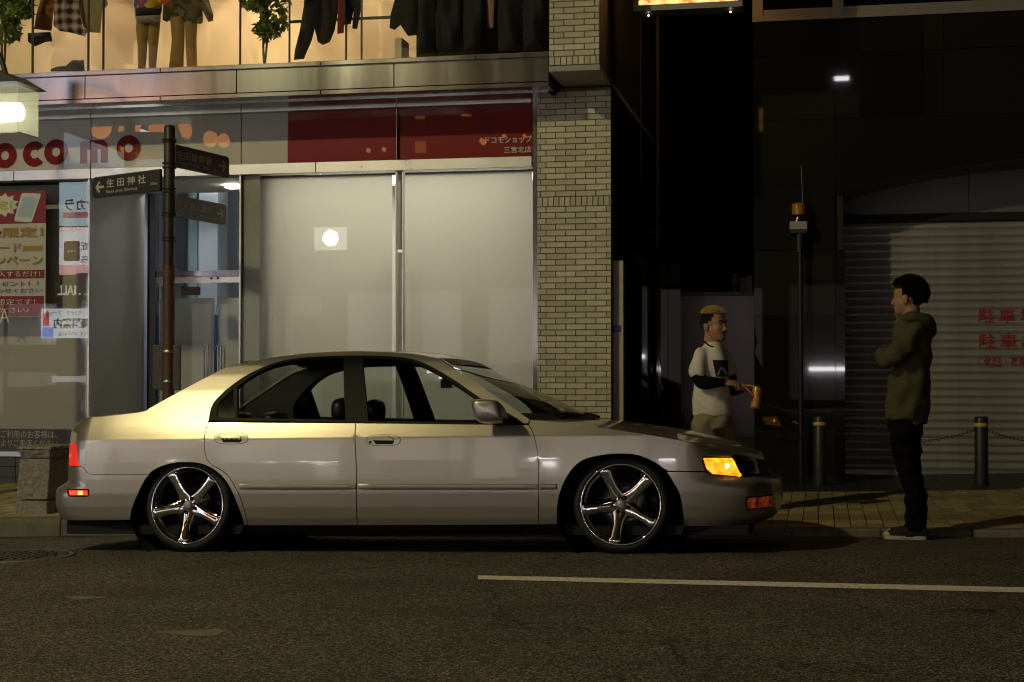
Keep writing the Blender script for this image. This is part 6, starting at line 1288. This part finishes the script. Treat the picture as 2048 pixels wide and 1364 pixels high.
limb(mb, [(1806, 636, -.07, .026), (1826, 634, -.11, .036), (1848, 640, -.08, .046), (1858, 652, 0, .056), (1848, 640, .08, .046), (1826, 634, .11, .036), (1806, 636, .07, .026)], YP1); limb(mb, [(1850, 642, 0, .055), (1860, 660, 0, .05), (1855, 676, 0, .026)], YP1)
organic('hood', mb, .009, 4, M_OLIVE, p1, folds(.006, 9, 1.3, 44))
mb = MB()
slices(mb, [(832, 1775, 1851, .15, 0), (850, 1777, 1848, .15, 0), (872, 1780, 1843, .14, 0)], YP1)
limb(mb, [(1806, 862, -.085, .092), (1812, 915, -.09, .083), (1819, 950, -.09, .074), (1829, 985, -.085, .066), (1830, 1030, -.085, .062), (1829, 1050, -.085, .063)], YP1); limb(mb, [(1812, 862, .085, .09), (1818, 915, .09, .082), (1824, 955, .10, .073), (1834, 990, .10, .064), (1836, 1030, .10, .060), (1835, 1046, .10, .060)], YP1)
organic('trousers', mb, .0095, 4, M_BLKC, p1, folds(.008, 5, 2.4, 40))
M_SOLE = mat('shoe_sole', (.50, .45, .36), .7, var=.15, vscale=20); M_SHOE = mat('shoe_canvas', (.012, .010, .012), .8)
def shoe(parent, xh, Y, L_, yaw, zg):
    Mx_ = Matrix.Translation((xh, Y, zg)) @ Matrix.Rotation(yaw, 4, 'Z'); ol = [(-.01, 0)] + [(0, .03), (.05, .038), (.12, .036), (.19, .046), (.25, .042), (.285, .022), (.29, 0)]; ol = spline(ol, 4); full = ol + [(a, -c) for a, c in ol[::-1][1:-1]]; k = L_ / .3
    rings = [[Mx_ @ Vector((a * k, c * k * f_, z)) for a, c in full] for z, f_ in ((0.002, .98), (.006, 1.03), (.024, 1.03), (.028, 1.0))]; MB().loft(rings, True, True).obj('shoe_sole', M_SOLE, parent)
    mb = MB(); rings = []
    for t, h, w in ((0, .07, .030), (.03, .085, .036), (.07, .09, .038), (.11, .082, .038), (.15, .062, .040), (.20, .048, .044), (.25, .040, .040), (.275, .03, .03), (.287, .02, .012)):
        rings.append([Mx_ @ Vector((t * k, w * k * math.cos(a), .022 + h * max(0, math.sin(a)) ** .8)) for a in np.linspace(0, math.pi, 13)] + [Mx_ @ Vector((t * k, 0, .02))])
    mb.loft(rings, True, True); mb.obj('shoe', M_SHOE, parent)
    mb = MB(); mb.sphere(Mx_ @ Vector((.262 * k, 0, .032)), .03, 14, 8, (1.1, 1.25, .75), Matrix.Rotation(yaw, 3, 'Z').to_4x4()); mb.obj('toe_cap', M_SOLE, parent)
    for i in range(4): MB().tube([Mx_ @ Vector(((.13 + .022 * i) * k, w_, .098 - .012 * i)) for w_ in (-.024, 0, .024)], .0035, 6).obj('lace', M_SHOE, parent)
shoe(p1, X(1848, YP1), YP1 - .09, .275, R(180 - 4), road_z(gp[0], YP1 - .09)); shoe(p1, X(1852, YP1), YP1 + .12, .27, R(180 - 20), road_z(gp[0], YP1 + .12))
hand(p1, (X(1776, YP1), YP1 + .12, Z(703, YP1, 1776)), (.3, 1, .2), (-1, 0, .2), 1); hand(p1, (X(1776, YP1), YP1 - .09, Z(706, YP1, 1776)), (.5, -.2, -.6), (-1, -.3, 0), -1)
cap('hair_mass', p1, H1, M_HAIRK, 1, lambda d: .004 + .016 * max(0, d.z) + .006 * max(0, -d.x), 2, lambda d: (d.z > .32 and d.x < .88) or (d.x < .15 and d.z > -.30) or (d.x < -.42 and d.z > -.85))
hair('hair', p1, H1, 1.06, M_HAIRK, 4, 3200, lambda d: (d.z > .42 and d.x < .86) or (d.x < .05 and d.z > -.1) or (d.x < -.5 and d.z > -.6), .030, .1, (-.05, 0, .30), .0020)

# ---- the man with bleached hair and a can
g2 = on_ground(1428, 1032, walk_z); YP2 = float(g2[1]); p2 = thing('person', 'person with bleached hair in printed white shirt and shorts', 'person', g2)
M_TEE = mat('white_cotton', (.70, .68, .62), .9, var=.08, vscale=8, bump=.2, bscale=260); M_SHORT = mat('stone_shorts', (.27, .235, .17), .9, var=.25, vscale=14, bump=.3, bscale=240)
hb2, H2 = head(p2, Vector((X(1428, YP2, 651), YP2, Z(652, YP2, 1428))), R(-33), 1.05, (X(1424, YP2), YP2 + .01, Z(698, YP2, 1424)))
mb = MB(); slices(mb, [(685, 1411, 1440, .068, 0), (692, 1404, 1446, .10, 0), (702, 1396, 1452, .135, 0), (716, 1390, 1456, .155, 0), (745, 1387, 1458, .16, 0), (775, 1387, 1459, .145, 0), (800, 1386, 1460, .145, 0), (820, 1385, 1462, .15, 0), (831, 1385.5, 1462, .15, 0)], YP2)
limb(mb, [(1405, 706, -.10, .048), (1397, 722, -.155, .056), (1394, 744, -.18, .064)], YP2); limb(mb, [(1445, 706, .10, .048), (1454, 722, .15, .056), (1459, 742, .16, .060)], YP2)
organic('shirt', mb, .0085, 5, M_TEE, p2, folds(.0065, 13, 1.3, 42))
mb = MB(); limb(mb, [(1396, 738, -.18, .056), (1398, 755, -.185, .054), (1404, 764, -.19, .052), (1425, 765, -.21, .045), (1446, 764.5, -.23, .034)], YP2); organic('sleeve', mb, .0075, 4, mat('black_sleeve', (.006, .006, .007), .85, spec=.1, var=.3, vscale=20), p2, folds(.004, 15, 2.5, 40))
mb = MB(); limb(mb, [(1460, 738, .16, .05), (1461, 765, .16, .048), (1464, 779, .14, .046), (1476, 779, .05, .04), (1486, 775, -.03, .032)], YP2); organic('sleeve', mb, .0075, 4, mat('black_sleeve', (.006, .006, .007), .85, spec=.1, var=.3, vscale=20), p2, folds(.004, 16, 2.5, 40))
hand(p2, (X(1447, YP2 - .23), YP2 - .23, Z(764, YP2 - .23, 1447)), (1, .12, -.12), (0, -.5, 1), 1, curl=.55, s=1.02)
# can, tilted, held by the far hand
cb, ct = atY(1509.5, 817, YP2 - .10), atY(1515, 773, YP2 - .10); axis = Vector(ct - cb); hc = axis.length; rot = axis.to_track_quat('Z', 'Y').to_matrix().to_4x4(); Mcan = Matrix.Translation(Vector(cb)) @ rot
can = thing('drink_can', 'tall orange drink can with a blue emblem held by a hand', 'can', M=Mcan)
def can_mat():
    m = mat('can_orange', (.62, .27, .03), .28, .3); N = m.node_tree.nodes; L = m.node_tree.links; tc = N.new('ShaderNodeTexCoord'); n = N.new('ShaderNodeTexNoise'); n.inputs['Scale'].default_value = 28; n.inputs['Detail'].default_value = 2; L.new(tc.outputs['Object'], n.inputs['Vector'])
    cr = N.new('ShaderNodeValToRGB'); cr.color_ramp.interpolation = 'CONSTANT'; E_ = cr.color_ramp.elements; E_[0].color = (.55, .12, .02, 1); E_[1].position = .44; E_[1].color = (.66, .33, .04, 1); e = E_.new(.62); e.color = (.45, .42, .10, 1); L.new(n.outputs[0], cr.inputs[0]); L.new(cr.outputs[0], N['Principled BSDF'].inputs['Base Color']); return m
rc = .036
o = MB().lathe([(.0001, .006), (rc * .72, .003), (rc * .82, .0), (rc * .98, .012), (rc, .02), (rc, hc - .022), (rc * .82, hc - .006)], Mcan, 36).obj('can_body', can_mat(), can); o = MB().lathe([(rc * .82, hc - .006), (rc * .82, hc), (rc * .76, hc), (rc * .74, hc - .006), (.0001, hc - .006)], Mcan, 36).obj('can_lid', M_STEEL2, can)
pts = [Mcan @ Vector((rc * 1.012 * math.cos(a), rc * 1.012 * math.sin(a), hc * (.60 + .12 * math.sin(t)))) for t in np.linspace(0, 2 * math.pi, 20, endpoint=False) for a in [math.atan2(-1, -.15) + .55 * math.cos(t)]]
MB().add(pts, [tuple(range(20))]).obj('can_emblem', mat('can_blue', (.05, .04, .35), .3), can)
hand(p2, (X(1484, YP2 - .05), YP2 - .045, Z(774, YP2 - .05, 1484)), (1, -.35, .02), (-.1, .35, 1), -1, curl=.62, s=1.05)
# a ring that glints on a finger
MB().tube([Vector((X(1490.5, YP2 - .09), YP2 - .10, Z(775, YP2 - .09, 1490))) + Vector((.004 * math.cos(a), .011 * math.cos(a), .012 * math.sin(a))) for a in np.linspace(0, 6.283, 13)], .0025, 6, False).obj('finger_ring', mat('silver', (.8, .78, .72), .15, 1.), p2)
mb = MB(); slices(mb, [(822, 1388, 1461, .14, 0), (840, 1387, 1464, .15, 0), (856, 1388, 1467, .15, 0)], YP2); limb(mb, [(1408, 850, -.08, .095), (1408, 900, -.085, .093), (1408, 932, -.085, .092)], YP2); limb(mb, [(1446, 850, .07, .092), (1450, 900, .085, .092), (1452, 932, .085, .092)], YP2)
organic('shorts', mb, .0095, 4, M_SHORT, p2, folds(.008, 23, 2., 50))
mb = MB(); limb(mb, [(1408, 925, -.085, .062), (1409, 945, -.085, .056), (1408, 975, -.085, .055), (1407, 1018, -.085, .040)], YP2); organic('leg', mb, .008, 3, M_SKIN, p2)
mb = MB(); limb(mb, [(1452, 925, .085, .062), (1452, 945, .085, .056), (1452, 970, .085, .055), (1452, 1012, .085, .040)], YP2); organic('leg', mb, .008, 3, M_SKIN, p2)
shoe(p2, X(1396, YP2), YP2 - .085, .27, R(-30), walk_z(g2[0], YP2 - .085)); shoe(p2, X(1442, YP2), YP2 + .085, .27, R(-10), walk_z(g2[0], YP2 + .085))
# chest print: black block with a pale peak, draped on the shirt front
def on_shirt(px, py): 
    t = (px - 1424) / 34.; return Vector((X(px, YP2 - .12, py), YP2 - .168 * math.sqrt(max(0, 1 - (t * .92) ** 2)) - .010, Z(py, YP2 - .12, px)))
def shirt_patch(name, poly, m, lift):
    P, T, D = cdt(densify([(a, c) for a, c in poly], 3), 3.5); MB().add([on_shirt(a, c) - Vector((0, lift, 0)) for a, c in P], T, True).obj(name, m, p2, fix=True)
shirt_patch('shirt_print', [(1426, 720), (1455.5, 720), (1456.5, 753), (1433, 754)], mat('print_black', (.012, .012, .012), .8), .0)
shirt_patch('shirt_print_peak', [(1435, 750), (1440, 738), (1444, 733), (1448, 737), (1455, 747), (1455, 749), (1450, 747.5), (1447, 740), (1444, 736.5), (1441.5, 740), (1438, 751)], mat('print_grey', (.42, .40, .36), .8), .003)
MB().tube(spline([(X(1409.5, YP2), YP2 - .07, Z(683, YP2, 1410)), (X(1420, YP2), YP2 - .105, Z(691, YP2, 1420)), (X(1432, YP2), YP2 - .10, Z(695, YP2, 1432)), (X(1441, YP2), YP2 - .04, Z(691, YP2, 1441))], 5), .006, 8).obj('under_collar', M_BLKC, p2)
cap('hair_sides', p2, H2, M_HAIRK, 1, lambda d: .004, 5, lambda d: (d.z > .0 and d.x < .45) or (d.x < .1 and d.z > -.25) or (d.x < -.4 and d.z > -.6))
cap('hair_top', p2, H2, M_HAIRY, 1, lambda d: .004 + .009 * max(0, d.z), 6, lambda d: d.z > .56 and d.x < .80)
hair('hair', p2, H2, 1.05, M_HAIRY, 8, 1600, lambda d: d.z > .58 and d.x < .82, .026, .1, (.45, 0, .12), .0022)
# moustache and chin beard
MB().tube([H2 @ Vector(p_) for p_ in ((.083, -.026, -.052), (.098, -.012, -.045), (.101, 0, -.043), (.098, .012, -.045), (.083, .026, -.052))], [.003, .0045, .004, .0045, .003], 6).obj('moustache', M_HAIRK, p2)
MB().sphere(H2 @ Vector((.083, 0, -.093)), .012, 10, 6, (.7, 1.3, .9)).obj('chin_beard', M_HAIRK, p2)
